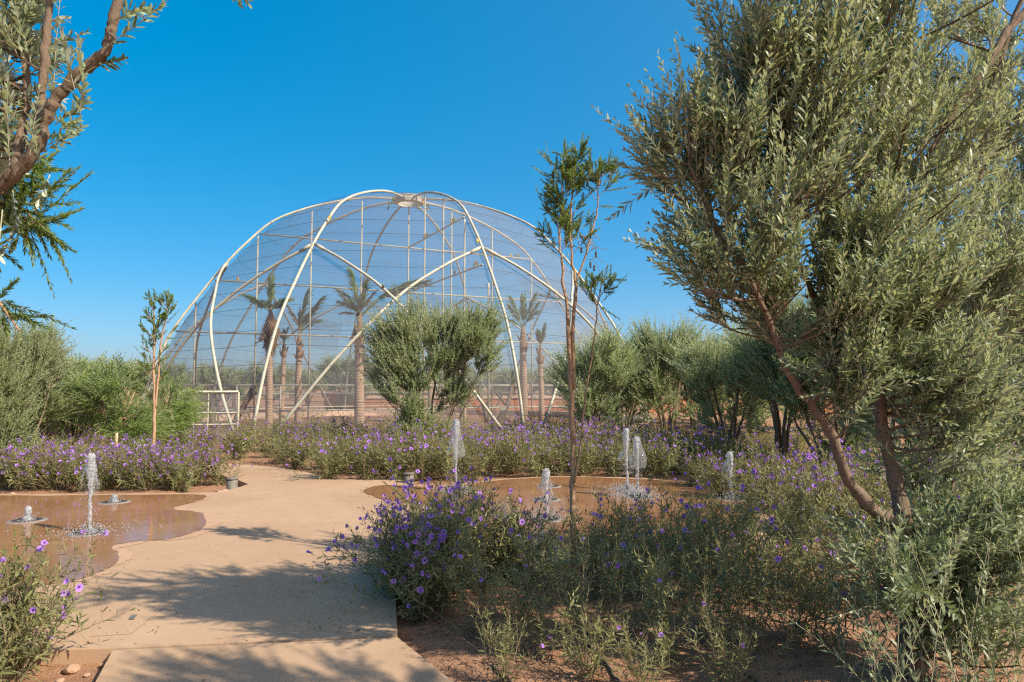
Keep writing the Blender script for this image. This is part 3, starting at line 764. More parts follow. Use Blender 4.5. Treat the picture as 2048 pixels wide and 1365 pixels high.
# --- mid-ground olives: three crown shapes, copied
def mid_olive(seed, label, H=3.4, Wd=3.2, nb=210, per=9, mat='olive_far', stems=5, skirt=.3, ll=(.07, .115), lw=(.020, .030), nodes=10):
    rng = np.random.default_rng(seed); limbs = []
    for k in range(stems):
        a = k * 2 * math.pi / stems + rng.uniform(-.4, .4); r = Wd * .22 * rng.uniform(.6, 1.1)
        pts = [np.array([.08 * math.cos(a), .08 * math.sin(a), -.1]), np.array([r * .35 * math.cos(a), r * .35 * math.sin(a), H * .22]),
               np.array([r * .75 * math.cos(a + .2), r * .75 * math.sin(a + .2), H * .45]), np.array([r * 1.15 * math.cos(a + .3), r * 1.15 * math.sin(a + .3), H * .72])]
        limbs.append((pts, .055, .015))
    E = []
    for k in range(9):
        a = rng.uniform(0, 6.28); r = Wd * .27 * rng.uniform(.3, 1.1)
        E.append((np.array([r * math.cos(a), r * math.sin(a), H * rng.uniform(.45, .82)]), np.array([Wd * .22, Wd * .22, H * .16]) * rng.uniform(.75, 1.3), 1.0))
    if skirt:
        for k in range(4):
            a = rng.uniform(0, 6.28); r = Wd * .2
            E.append((np.array([r * math.cos(a), r * math.sin(a), H * rng.uniform(.22, .45)]), np.array([Wd * .16, Wd * .16, H * .13]), skirt))
    return olive('olive_tree', label, (0, 0, 0), limbs, E, nb, per, seed, ll=ll, lw=lw, sl=(.2, .8), nodes=nodes, outw=.7, mat=mat, bark='bark_grey', near=False, upw=1.1, tw=.005)
def put(px_, Y, z=-.07): 
    p = at(px_, 771, Y); return (p[0], p[1], z)
s_ = 16.6 / F
def lo(x, y, d=0.0): return np.array([(x - 868) * s_, d, 1.65 + .07 + (771 - y) * s_])
def le(x, y, rx, ry, d=0.0, w=1.0): return (lo(x, y, d), np.array([rx * s_, .75 * rx * s_, ry * s_]), w)
oA = olive('olive_tree', 'bushy twin-crowned olive tree with bare slanting stems in the bed before the aviary', (0, 0, 0),
    [([lo(868, 906), lo(855, 860), lo(835, 800), lo(815, 730), lo(800, 680)], .05, .012), ([lo(872, 906), lo(895, 850), lo(915, 790), lo(930, 730), lo(945, 680)], .05, .012),
     ([lo(876, 906), lo(918, 840, -.2), lo(945, 780, -.25), lo(965, 720, -.2)], .035, .010), ([lo(866, 906), lo(860, 830, .3), lo(870, 740, .4), lo(885, 670, .4)], .045, .012), ([lo(866, 906), lo(830, 870, -.3), lo(800, 820, -.4)], .03, .01)],
    [le(805, 690, 62, 52, 0, 1.5), le(790, 750, 42, 40, -.2, .8), le(815, 790, 50, 45, -.4, 1.0), le(840, 845, 38, 38, -.4, .6), le(845, 880, 34, 26, -.4, .4), le(760, 700, 14, 30, 0, .15), le(975, 650, 16, 26, 0, .15), le(870, 665, 45, 40, .4, .9), le(940, 675, 52, 45, 0, 1.3), le(965, 730, 30, 30, -.2, .4), le(890, 740, 40, 40, .6, .6), le(830, 650, 40, 30, 0, .5), le(900, 800, 36, 40, .2, .45), le(780, 700, 30, 40, 0, .5), le(905, 690, 45, 45, -.2, .8), le(850, 740, 50, 50, -.3, .9)],
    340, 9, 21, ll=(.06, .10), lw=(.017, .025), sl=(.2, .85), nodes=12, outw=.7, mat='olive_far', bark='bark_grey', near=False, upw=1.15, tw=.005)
oA.location = put(868, 16.6)
oB = mid_olive(22, 'olive tree behind the thin bottlebrush tree, against the right edge of the dome', 3.25, 2.7, 150, 9, skirt=.7, ll=(.055, .09), lw=(.014, .021), nodes=12)
oB.location = put(1185, 17.0)
oC = mid_olive(23, 'upright feathery olive tree right of the dome, bare stems before the orange wall', 3.5, 2.3, 140, 9, skirt=.12, ll=(.055, .09), lw=(.014, .021), nodes=12)
oC.location = put(1335, 17.5)
GR = 'olive trees of the middle distance'
for t_ in (oA, oB, oC): t_['group'] = GR
dup(oB, put(1455, 15.0), 2.1, 'dark shaded olive tree just left of the big foreground olive crown', GR, (.95, .95, .92))
dup(oC, put(1560, 14.0), 1.2, 'olive tree glimpsed beneath the left bough of the big foreground olive', GR, 1.0)
dup(oA, put(1660, 13.0), 2.7, 'wide olive tree behind the bent limb of the big foreground olive', GR, (.9, .9, .95))
dup(oB, put(1790, 11.5), 4.0, 'olive tree screened by the trunk of the big foreground olive', GR, 1.0)
dup(oC, put(1960, 10.5), .4, 'olive tree showing between twigs near the right edge', GR, 1.1)
dup(oC, put(1245, 19.0), 3.3, 'olive tree filling the gap right of the dome before the wall', GR, (.9, .9, .9))
dup(oB, put(1395, 20.0), 1.0, 'olive tree right of the bare stems before the orange wall', GR, (1.0, 1.0, 1.0))
dup(oC, put(1510, 18.0), 2.2, 'olive tree in the shade between two darker olives at the right', GR, (1.1, 1.1, 1.0))
dup(oB, put(1250, 20.5), 5.0, 'olive tree standing beyond the right foot of the aviary', GR, 1.0)
dup(oA, put(20, 12.8), 1.5, 'pale olive tree at the left edge behind the purple flowers', GR, (.72, .72, .80))
dup(oC, put(85, 14.0), .2, 'small silvery olive bush right of the olive at the left edge', GR, (.8, .8, .52))

# far olives: lighter crowns, all copies
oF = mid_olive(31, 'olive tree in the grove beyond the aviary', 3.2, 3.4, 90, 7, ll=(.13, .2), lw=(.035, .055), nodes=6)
oF.location = put(690, 40.0)
oF['label'] = 'tall pale olive tree behind the dome, left of its middle'; FG = 'olive grove in the distance'; oF['group'] = FG
oF.scale = (1.05, 1.05, 1.12)
rf = np.random.default_rng(8)
farL = 'olive tree in the distant grove behind the aviary'
for x, Y, s in ((100, 24, .80), (175, 26, .85), (60, 30, .92), (235, 29, .88), (300, 33, .92), (150, 36, 1.0), (20, 38, 1.05), (250, 42, 1.05), (340, 40, .95)):
    dup(oF, put(x, Y), rf.uniform(0, 6.28), 'olive tree in the grove left of the aviary', 'olive grove left of the aviary', (s, s, s * rf.uniform(.9, 1.1)))
for k in range(30):
    x = 330 + k * 40 + rf.uniform(-15, 15); Y = rf.uniform(50, 75) if k % 2 else rf.uniform(80, 120)
    s = rf.uniform(.9, 1.25) * (1 if Y < 78 else 1.35)
    dup(oF, put(x, Y), rf.uniform(0, 6.28), farL, FG, (s * 1.3, s * 1.3, s * .85))
for x, Y, s in ((470, 47, .9), (425, 44, 1.0), (740, 46, 1.05), (1020, 49, .95), (1100, 50, .9), (1290, 36, 1.1), (1400, 34, 1.15), (1500, 30, 1.1), (1620, 27, 1.2), (1750, 26, 1.25), (1880, 25, 1.25), (2000, 24, 1.3)):
    dup(oF, put(x, Y), rf.uniform(0, 6.28), farL if x < 1150 else 'olive tree in the far grove at the right behind the big olive', FG if x < 1150 else 'olive grove at the right', s)

# --- feathery acacias at the left
def acacia(seed, label, H, Wd, nb=120):
    rng = np.random.default_rng(seed); limbs = []
    for k in range(3):
        a = rng.uniform(0, 6.28); r = Wd * .2
        limbs.append(([np.array([.03 * k, 0, -.1]), np.array([r * .3 * math.cos(a), r * .3 * math.sin(a), H * .35]), np.array([r * math.cos(a), r * math.sin(a), H * .75])], .03, .010))
    E = [(np.array([Wd * .22 * math.cos(k * 1.3), Wd * .22 * math.sin(k * 1.3), H * (.38 + .11 * (k % 5))]), np.array([Wd * .26, Wd * .26, H * .16]), 1.0) for k in range(7)]
    return olive('acacia_tree', label, (0, 0, 0), limbs, E, nb, 9, seed, ll=(.10, .17), lw=(.012, .018), sl=(.3, .7), nodes=11, mat='willow', bark='bark_brush', near=False,
                 upw=.35, outw=.7, tw=.004, ang=34, per_leaf=1, curve=.3, bendz=-.05)
aA = acacia(41, 'feathery bright green acacia bush left of the thin sapling', 2.1, 2.2)
aA.location = put(225, 14.5); aA['group'] = 'feathery acacias'
dup(aA, put(150, 16.5), 2.0, 'soft rounded blue-green acacia bush between the left olive and the bright acacia', 'feathery acacias', (1.15, 1.15, 1.0))
dup(aA, put(345, 16.0), 4.0, 'drooping acacia bush in front of the mesh gate', 'feathery acacias', (.75, .75, .92))

# --- bottlebrush trees
def brush(name, label, base, limbs, twig, seed, ll=(.042, .062), lw=(.0075, .0105), nodes=34, cat='tree', tw=.0028, hairs=(), pods=(), bark='bark_brush', hr=.0025):
    rng = np.random.default_rng(seed); base = np.asarray(base, float)
    t = thing(name, label, cat, base)
    for k, (pts, r0, r1) in enumerate(limbs):
        P, R = limb_curve(pts, r0, r1, 6, rng, .004)
        obj('trunk' if k == 0 else 'limb', tube(P, R * (1 + .06 * rng.normal(size=len(R))), 8, True, .04, rng).shift(-base).mesh('limb', M[bark]), t)
    S, D, B = (np.array(x) for x in twig); L = np.linalg.norm(D, axis=1)
    lg, tg, _, _ = shoots(rng, S, D, L, B, nodes, 2, 40, ll, lw, s0=.06, tw=tw, spin=2.4, curve=-.05, tipw=.7, rvar=.35, angj=12)
    obj('twigs', tg.shift(-base).mesh('twigs', M['stem_brush']), t, kind='stuff')
    obj('foliage', lg.shift(-base).mesh('foliage', M['brush']), t, kind='stuff')
    if len(hairs):
        g = G()
        for P in hairs: g.merge(tube(smooth_path(P, 5), hr, 3, False))
        obj('dead_twigs', g.shift(-base).mesh('dead_twigs', M['stem_brush']), t, kind='stuff')
    for p in pods:
        obj('seed_capsules', lathe([(0, -.03), (.008, -.028), (.011, -.015), (.007, -.008), (.011, 0), (.007, .008), (.011, .016), (0, .03)], 7, p - base).mesh('seed_capsules', M['seed']), t)
    return t
def tufts(rng, curves, ranges, nbr, blen, nt, tlen, upw=.35):
    """side branchlets along the stems, each ending in a few leafy tufts"""
    S = []; D = []; B = []; br = []
    for C, (a, b_), k in zip(curves, ranges, nbr):
        P = smooth_path(C, 8)
        for q in range(k):
            s = a + (b_ - a) * (q + rng.uniform(0, 1)) / k; f = s * (len(P) - 1); i = min(int(f), len(P) - 2)
            p = P[i] + (P[i + 1] - P[i]) * (f - i); td = nrm(P[i + 1] - P[i])
            d = rng.normal(0, 1, 3); d = nrm(nrm(d - td * np.dot(d, td)) + td * .7 + np.array([0, 0, upw]))
            l = rng.uniform(*blen) * (1.1 - .6 * (s - a) / (b_ - a)); e = p + d * l
            br.append([p, (p + e) / 2 + rng.normal(0, .04 * l, 3), e])
            for j in range(nt):
                u = rng.uniform(.35, 1.0) if j else 1.0; o = p + d * l * u
                dd_ = nrm(d + rng.normal(0, .6, 3) + np.array([0, 0, .35])); S.append(o); D.append(dd_ * rng.uniform(*tlen)); B.append([0, 0, rng.uniform(-.1, .2)])
    return S, D, B, br
def twigs_along(rng, curves, ranges, n, ln, upw=.5, spread=1.0, bend=.2):
    S = []; D = []; B = []
    for C, (a, b_), k in zip(curves, ranges, n):
        P = smooth_path(C, 8)
        for q in range(k):
            s = a + (b_ - a) * rng.uniform(0, 1) ** .8; f = s * (len(P) - 1); i = min(int(f), len(P) - 2)
            p = P[i] + (P[i + 1] - P[i]) * (f - i); td = nrm(P[i + 1] - P[i])
            d = rng.normal(0, 1, 3); d = nrm(d - td * np.dot(d, td)) * spread + td * .5 + np.array([0, 0, upw])
            l = rng.uniform(*ln) * (1.15 - .45 * s)
            S.append(p); D.append(nrm(d) * l); B.append([0, 0, rng.uniform(-.1, bend)])
    return S, D, B
Zt = 5.5
def zq(x, y, Y=Zt): return at(1000 + x / 3.413, 260 + y / 3.413, Y)
tb = gp(1147, 1180, -.07); Zt = tb[1]
stemL = [zq(465, 1340, Zt), zq(455, 1170, Zt), zq(430, 1060, Zt), zq(425, 900, Zt), zq(405, 760, Zt), zq(415, 560, Zt), zq(420, 440, Zt), zq(425, 300, Zt)]
stemR = [at(1147, 780, Zt), zq(498, 1340, Zt), zq(520, 1100, Zt), zq(515, 1030, Zt), zq(490, 880, Zt), zq(480, 680, Zt), zq(492, 430, Zt), zq(512, 320, Zt), zq(522, 150, Zt)]
stemF = [zq(520, 1035, Zt), zq(580, 870, Zt), zq(640, 650, Zt), zq(665, 540, Zt), zq(672, 400, Zt), zq(680, 310, Zt)]
stemT = [at(1148, 965, Zt - .02), at(1159, 905, Zt - .03), at(1172, 789, Zt - .04), zq(655, 1340, Zt - .05), zq(663, 1210, Zt - .05), zq(690, 1080, Zt - .05)]
rb_ = np.random.default_rng(15)
*t1, br1 = tufts(rb_, [stemL, stemR, stemF, stemT], [(.46, 1.0), (.50, 1.0), (.66, 1.0), (.78, 1.0)], [30, 24, 15, 7], (.12, .28), 5, (.07, .16))
ext = [((300, 790), (400, 850)), ((250, 1125), (420, 1165)), ((690, 1180), (868, 1003)), ((670, 1190), (700, 972)), ((680, 1200), (815, 1300)), ((660, 1180), (560, 1090)), ((400, 740), (235, 720)), ((400, 780), (262, 790)), ((415, 520), (315, 125)), ((440, 330), (430, 180)), ((670, 520), (765, 530)), ((690, 400), (835, 225)), ((700, 420), (880, 400)), ((560, 500), (630, 415)), ((410, 590), (275, 545)), ((412, 500), (270, 440))]
for a_, c_ in ext:
    P0 = zq(*a_, Zt); P1 = zq(*c_, Zt + rb_.uniform(-.08, .08))
    if a_ == (300, 790): P0, P1 = P1, P0
    t1[0].append(P0); t1[1].append(P1 - P0); t1[2].append([0, 0, .05])
hairs = []
for q in range(26):
    p = zq(rb_.uniform(440, 640), rb_.uniform(720, 900), Zt + rb_.uniform(-.06, .06)); e = p + np.array([rb_.normal(.05, .07), rb_.normal(0, .05), rb_.uniform(-.12, .06)])
    hairs.append([p, (p + e) / 2 + [rb_.normal(0, .02), 0, .04], e])
pods = [zq(x, y, Zt) for x, y in ((655, 850), (617, 920), (643, 942), (555, 820))]
brush('bottlebrush_tree', 'slender young bottlebrush tree with forked top in the flower bed, centre right', tb,
      [([tb, at(1148, 1100, Zt), at(1145, 1000, Zt), at(1146, 900, Zt), at(1142, 780, Zt)] + stemL[:1], .027, .021),
       (stemL, .017, .005), (stemR, .019, .004), (stemF, .010, .004), (stemT, .012, .004)], t1, 51, hairs=hairs + br1, pods=pods, ll=(.030, .046), lw=(.0052, .0072), nodes=17)
# sapling before the left part of the dome
sb = gp(309, 945, -.05); Zs = sb[1]
def zs(x, y, d=0.0): return at(x / 3.413, 560 + y / 3.413, Zs + d)
s1 = [sb, zs(1048, 1200), zs(1055, 900), zs(1050, 640), zs(1052, 400), zs(1050, 180)]
s2 = [zs(1060, 880), zs(1080, 660), zs(1100, 430), zs(1140, 220), zs(1135, 160)]
*t2, br2 = tufts(rb_, [s1, s2], [(.52, 1.0), (.45, 1.0)], [22, 14], (.18, .42), 4, (.10, .2))
for a_, c_ in (((1050, 600), (925, 480)), ((1050, 590), (930, 560)), ((1050, 470), (965, 390)), ((1100, 600), (1165, 450)), ((1130, 300), (1220, 220)), ((1050, 360), (1110, 290)), ((1050, 300), (990, 260))):
    P0, P1 = zs(*a_), zs(*c_); t2[0].append(P0); t2[1].append(P1 - P0); t2[2].append([0, 0, .1])
hz = [[zs(1045, 880), zs(980, 820), zs(890, 740)], [zs(1060, 870), zs(1110, 800), zs(1165, 690)], [zs(1050, 780), zs(990, 740), zs(930, 690)], [zs(1045, 615), zs(1000, 600), zs(930, 560)], [zs(1060, 900), zs(1150, 890), zs(1190, 960)]]
brush('bottlebrush_tree', 'thin bottlebrush sapling in the left flower bed before the dome', sb, [(s1, .05, .012), (s2, .026, .009)], t2, 52, ll=(.05, .075), lw=(.010, .014), nodes=12, tw=.005, hairs=[[np.array(p) for p in h] for h in hz] + br2, hr=.006)
# bottlebrush hanging in from the left edge
Zl = 3.7
lb = np.array([-3.6, 3.9, -.08])
def zl(x, y, d=0.0): return at(x / 3.033, 250 + y / 3.033, Zl + d)
S = []; D = []; B = []
up_t = [(555, 285), (470, 265), (490, 512), (475, 473), (400, 557), (425, 628), (375, 815), (425, 940), (320, 1025), (200, 845), (425, 270), (300, 400), (340, 700), (330, 270), (260, 340), (345, 165), (150, 760), (210, 800), (300, 800)]
for k, (x, y) in enumerate(up_t):
    bx = 150 + rb_.uniform(-60, 60); by = 540 + rb_.uniform(-70, 90)
    if y < 420 and k > 12: bx, by = 180, 260 + rb_.uniform(-60, 60)
    P0 = zl(bx, by, rb_.uniform(-.1, .1)); P1 = zl(x, y, rb_.uniform(-.12, .12)); d = P1 - P0; bz = -.25 if y > 600 else .12
    S.append(P0); D.append(d - np.array([0, 0, bz * .5]) * np.linalg.norm(d)); B.append([0, 0, bz * .5])
for (x, y) in ((300, 1165), (435, 1220), (100, 970), (200, 1230), (40, 1290), (90, 1200), (280, 1240)):
    P0 = zl(0 + rb_.uniform(-30, 30), 1080 + rb_.uniform(-30, 120)); P1 = zl(x, y); S.append(P0); D.append(P1 - P0 + np.array([0, 0, .04])); B.append([0, 0, -.12])
for k in range(95):
    P0 = zl(rb_.uniform(-150, 200), rb_.uniform(80, 700), rb_.uniform(-.15, .25)); S.append(P0)
    D.append(np.array([rb_.uniform(-.1, .2), rb_.normal(0, .1), rb_.uniform(-.15, .12)])); B.append([0, 0, -.1])
brush('bottlebrush_tree', 'bottlebrush tree with drooping needle-leaved sprays at the left edge', lb,
      [([lb, np.array([-3.5, 3.85, 1.2]), zl(-200, 900), zl(-60, 640), zl(120, 560)], .05, .010), ([zl(-200, 900), zl(-80, 950), zl(0, 1080), zl(120, 1250)], .02, .005),
       ([zl(-60, 640), zl(40, 430), zl(150, 300)], .016, .006)], (S, D, B), 53, ll=(.036, .052), lw=(.006, .008), nodes=38)

# ------------------------------------------------------------------ palms inside the aviary
def frond_mesh(rng, L, droop, mat, spread=.5, n=40, lf=.42, lw=.022, s0=.25):
    """feathery frond along +X, drooping towards its tip: rachis and leaflets set all round it"""
    s = np.linspace(0, 1, 12); P = np.stack([L * s * (1 - .25 * droop * s), 0 * s, -droop * L * s ** 2.2], -1)
    T = nrm(np.gradient(P, axis=0)); g = tube(P, np.linspace(.02, .005, 12), 4, False, rv=.9)
    ss = np.linspace(s0, 1.0, n); base = np.stack([np.interp(ss, s, P[:, k]) for k in range(3)], -1); td = nrm(np.stack([np.interp(ss, s, T[:, k]) for k in range(3)], -1))
    for sg in (-1, 1):
        d = td + np.stack([0 * ss, sg * spread * rng.uniform(.6, 1.3, n), rng.normal(0, spread * .55, n)], -1) + np.array([0, 0, -.10])
        nn = np.stack([rng.normal(0, .4, n), rng.normal(0, .4, n), np.ones(n)], -1)
        ln = lf * (1 - .45 * ss) * rng.uniform(.75, 1.2, n)
        g.merge(leaves(base, d, nn, ln, np.full(n, lw) * rng.uniform(.8, 1.2, n), rng.normal(.3, .15, n), rng.uniform(0, 1, n)))
    return g.mesh('frond', M[mat])
rp = np.random.default_rng(61)
FR = {'a': frond_mesh(rp, 1.2, .10, 'palm', .34, 60, .46, .032), 'b': frond_mesh(rp, 1.5, .30, 'palm', .36, 64, .5, .032, .40), 'c': frond_mesh(rp, .9, .35, 'palm', .5, 46, .40, .03),
      'd': frond_mesh(rp, 1.0, .25, 'palm_dead', .4, 50, .40, .024), 'e': frond_mesh(rp, .75, .5, 'palm_dead', .5, 44, .38, .022)}
def palm(px_, Y, y_head, y_top, label, fronds, r=.17, seed=0, skirt=0):
    """fronds: (kind, azimuth in the picture: 0 right / 180 left, rise in degrees, size)"""
    rng = np.random.default_rng(seed); p = at(px_, 771, Y); p[2] = -.1
    h = at(px_, y_head, Y)[2] + .1; s = (at(px_, y_top, Y)[2] - at(px_, y_head, Y)[2]) / 1.5
    t = thing('palm_tree', label, 'palm', p, 'young palms inside the aviary')
    n = 48; z = np.linspace(0, h, n); P = np.stack([.03 * np.sin(z * .8 + seed), .02 * np.cos(z * 1.1 + seed), z], -1)
    rr = r * (1.08 - .2 * (z / h)) * (1 + .022 * (np.arange(n) % 2))
    obj('trunk', tube(P, rr, 14, True, .012, rng).mesh('trunk', M['palm_trunk']), t)
    top = P[-1]
    shaft = tube(np.array([top + [0, 0, -.10], top + [0, 0, .10], top + [0, 0, .4 * s], top + [0, 0, .75 * s]]), np.array([r * .95, r * 1.0, r * .66, r * .4]), 10, True, .08, rng)
    obj('leaf_shaft', shaft.mesh('leaf_shaft', M['palm_boot']), t)
    for k in range(9):      # cut leaf bases sticking out below the crown
        a = rng.uniform(0, 6.28); q = top + np.array([math.cos(a) * r * .85, math.sin(a) * r * .85, rng.uniform(-.1, .45 * s)])
        e = q + np.array([math.cos(a) * .13, math.sin(a) * .13, rng.uniform(.12, .32)])
        obj('leaf_base', tube(np.array([q, (q + e) / 2 + [0, 0, .02], e]), np.array([.045, .03, .012]), 5).mesh('leaf_base', M['palm_boot']), t)
    head = top + np.array([0, 0, .62 * s])
    fronds = [(k_, a_, r_ if k_ == 'b' else 90 - (90 - r_) * .58, z_ * .9) for k_, a_, r_, z_ in fronds]
    for kind, az, rise, sz in fronds:
        obj('dead_frond' if kind in 'de' else 'frond', FR[kind], t, head, (0, -math.radians(rise), math.radians(az) + rng.uniform(-.25, .25)), s * sz)
    for k in range(skirt):
        obj('dead_frond', FR['de'[k % 2]], t, head + np.array([0, 0, rng.uniform(-.1, .25)]), (0, math.radians(rng.uniform(55, 82)), rng.uniform(0, 6.28)), s * rng.uniform(.75, 1.15))
    return t
tuft = lambda rng, n, lo_, hi_, kinds='ac': [(kinds[k % len(kinds)], 360 * k / n + rng.uniform(-25, 25), rng.uniform(lo_, hi_), rng.uniform(.6, 1.0)) for k in range(n)]
palm(538, 25.5, 672, 560, 'palm with a shaggy brown skirt of dead fronds near the left rib', [('a', 90, 88, .9)] + tuft(rp, 11, 5, 40, 'c'), .125, 1, 16)
palm(719, 25.0, 690, 560, 'tallest thick-trunked palm in front, green fronds spread to both sides', [('b', 5, 48, 1.25), ('b', 20, 55, 1.1), ('c', 180, 62, 1.0), ('a', 170, 80, 1.0), ('c', 150, 30, .9), ('a', 0, 84, .8), ('d', 190, 50, .7), ('d', 10, 70, .7), ('c', 250, 40, .7), ('c', 300, 50, .8), ('e', 200, 10, .6)], .175, 2, 2)
palm(598, 29.0, 712, 612, 'palm with upswept bundle of dull fronds between the two front palms', [('a', 10, 50, 1.15), ('a', 0, 86, 1.2), ('d', 20, 76, 1.0), ('d', 180, 80, 1.0), ('c', 30, 40, .9), ('d', 90, 84, .9)], .14, 3)
palm(566, 33.0, 712, 655, 'smaller thin palm far behind the shaggy palm', tuft(rp, 6, 60, 88, 'acd'), .115, 4)
palm(822, 33.0, 690, 608, 'palm whose brown fronds rise above the central olive tree, left one', tuft(rp, 9, 40, 88, 'dac'), .15, 5, 2)
palm(926, 31.0, 690, 602, 'palm whose fronds rise above the central olive tree, right one', tuft(rp, 9, 15, 70, 'dec'), .15, 6, 5)
palm(1046, 25.5, 700, 605, 'green palm close to the right front rib', [('a', 170, 66, 1.0), ('a', 10, 70, 1.05), ('a', 30, 50, .9), ('a', 200, 50, .8), ('c', 0, 60, .9), ('c', 180, 35, .7), ('a', 90, 84, 1.0)], .14, 7)
palm(1082, 30.0, 725, 655, 'thin dull palm right of the green one by the rib', tuft(rp, 7, 55, 88, 'adc'), .12, 8)
palm(862, 35.0, 700, 622, 'distant palm seen between the two upswept braces', tuft(rp, 7, 50, 88, 'dac'), .15, 9)

# pruned bare trunks inside
def log(x0, y0, x1, y1, Y, r, label, seed):
    rng = np.random.default_rng(seed); a = at(x0, y0, Y); c = at(x1, y1, Y + .4); a[2] = min(a[2], -.05)
    P = smooth_path([a, (a + c) / 2 + rng.normal(0, .08, 3), c], 6)
    t = thing('bare_trunk', label, 'tree trunk', a, 'bare pruned trunks in the aviary')
    obj('stem', tube(P, np.linspace(r, r * .75, len(P)), 8, True, .08, rng).shift(-a).mesh('stem', M['bark']), t)
    m = P[len(P) // 2]; e = m + np.array([rng.choice([-1, 1]) * .45, .1, .55])
    obj('stub', tube(np.array([m, (m + e) / 2 + [0, 0, .05], e]), np.array([r * .6, r * .5, r * .4]), 7, True).shift(-a).mesh('stub', M['bark']), t)
log(462, 850, 508, 772, 27, .13, 'leaning bare pruned trunk behind the mesh gate', 1)
log(980, 840, 955, 772, 27, .10, 'bare forked trunk right of the central olive', 2)
log(985, 845, 1025, 770, 26.5, .11, 'bare trunk leaning right beside the right front rib', 3)
log(425, 850, 432, 790, 28, .15, 'stout upright bare trunk seen through the mesh gate', 4)

# small cream junction boxes on rails
for x, y, Y, l in ((1006, 817, 24.0, 'cream junction box on the lower rail by the brace foot'), (1069, 795, 27.0, 'cream junction box on a post right of the front rib'), (1155, 791, 27.5, 'cream junction box on the rail behind the bottlebrush stem'), (966, 777, 27.0, 'cream junction box on the rail right of the central olive')):
    p = at(x, y, Y); t = thing('junction_box', l, 'junction box', p)
    obj('case', box((0, 0, 0), (.20, .10, .16)).mesh('case', M['cream_box'], False), t); obj('lid', box((0, -.055, 0), (.18, .015, .14)).mesh('lid', M['steel'], False), t)

# ------------------------------------------------------------------ birds
def bird_mesh(c):
    g = G(); fm = []
    def blob(cx, r, k, n=6):
        pr = np.array([(0.001, -1), (.7, -.7), (1, 0), (.7, .7), (.001, 1)])
        a = np.arange(8) * math.pi / 4
        V = np.stack([pr[:, 0][:, None] * np.cos(a), pr[:, 0][:, None] * np.sin(a), pr[:, 1][:, None] + 0 * a], -1).reshape(-1, 3) * r + cx
        i = np.arange(4)[:, None] * 8; j = np.arange(8)[None]; kk = (j + 1) % 8
        Q = np.stack([i + j, i + kk, i + 8 + kk, i + 8 + j], -1).reshape(-1, 4); g.add(V, Q); fm.extend([k] * len(Q))
    blob(np.array([0, 0, .065]), np.array([.034, .04, .065]), 0); blob(np.array([0, -.012, .135]), np.array([.028, .03, .03]), 1)
    blob(np.array([0, .03, .0]), np.array([.014, .02, .06]), 0); blob(np.array([0, -.042, .130]), np.array([.007, .014, .008]), 2)
    blob(np.array([.03, .012, .06]), np.array([.012, .03, .055]), 0); blob(np.array([-.03, .012, .06]), np.array([.012, .03, .055]), 0)
    mats = {'g': ('bird_g', 'bird_o'), 'y': ('bird_y', 'bird_o'), 'd': ('seed', 'bird_g')}[c]
    return g.mesh('bird', None, True, [M[mats[0]], M[mats[1]], M['coping']], fm)
BM = {c: bird_mesh(c) for c in 'gyd'}
def on_part(dv, s, z):
    dv = np.array(dv) / np.linalg.norm(dv); return np.array([AC[0] + dv[0] * s, AC[1] + dv[1] * s, z])
def bird(p, c, label, group):
    o = obj('bird', BM[c], None, p, (rp.uniform(-.2, .2), 0, rp.uniform(0, 6.28))); tag(o, label, 'bird', group)
P2d = (.458, -.889); P1d = (.894, .448)
for k, s in enumerate((2.0, 2.2, 2.35, 3.6, 5.0, 5.2, 5.35)): bird(on_part(P2d, s, 7.79), 'gyd'[k % 3], 'small parakeet on the upper dark rail below the crown ring', 'birds on the upper partition rail')
for k, s in enumerate((1.0, 5.4, 7.2, 7.4)): bird(on_part(P2d, s, 5.79), 'ydg'[k % 3], 'small parakeet on the lower dark rail right of the crown ring', 'birds on the lower partition rail')
for k, s in enumerate((4.5, 5.1, 5.35, 5.5)): bird(on_part(P1d, s, 7.79), 'gyg'[k % 3], 'small parakeet on the right end of the top white rail', 'birds on the top white rail')
for k in range(11):
    a = rp.uniform(-2.9, -.2); bird(np.array([AC[0] + .9 * math.cos(a), AC[1] + .9 * math.sin(a), 9.70 - rp.uniform(.0, .55)]), 'gdgyg'[k % 5], 'small parakeet clinging to the net under the crown ring', 'birds under the crown ring')
nb_ = dome(np.array(azs[0] + math.pi / 8), 8.9, 4.75)
bird(at(766, 578, 20.6), 'd', 'dark bird with orange head at the crossing of the front braces', None)
bird(on_part(P1d, -7.0, 5.79), 'y', 'yellow bird on the white rail at the left side of the dome', None)
bird(at(955, 486, 22.2), 'y', 'yellow bird at the bolted node of the right front rib', None)
bird(at(988, 570, 22.8), 'd', 'dark bird clinging to the net right of the front rib', None)
bird(at(660, 440, 23.5), 'y', 'yellow bird on the net left of the crown ring', None)

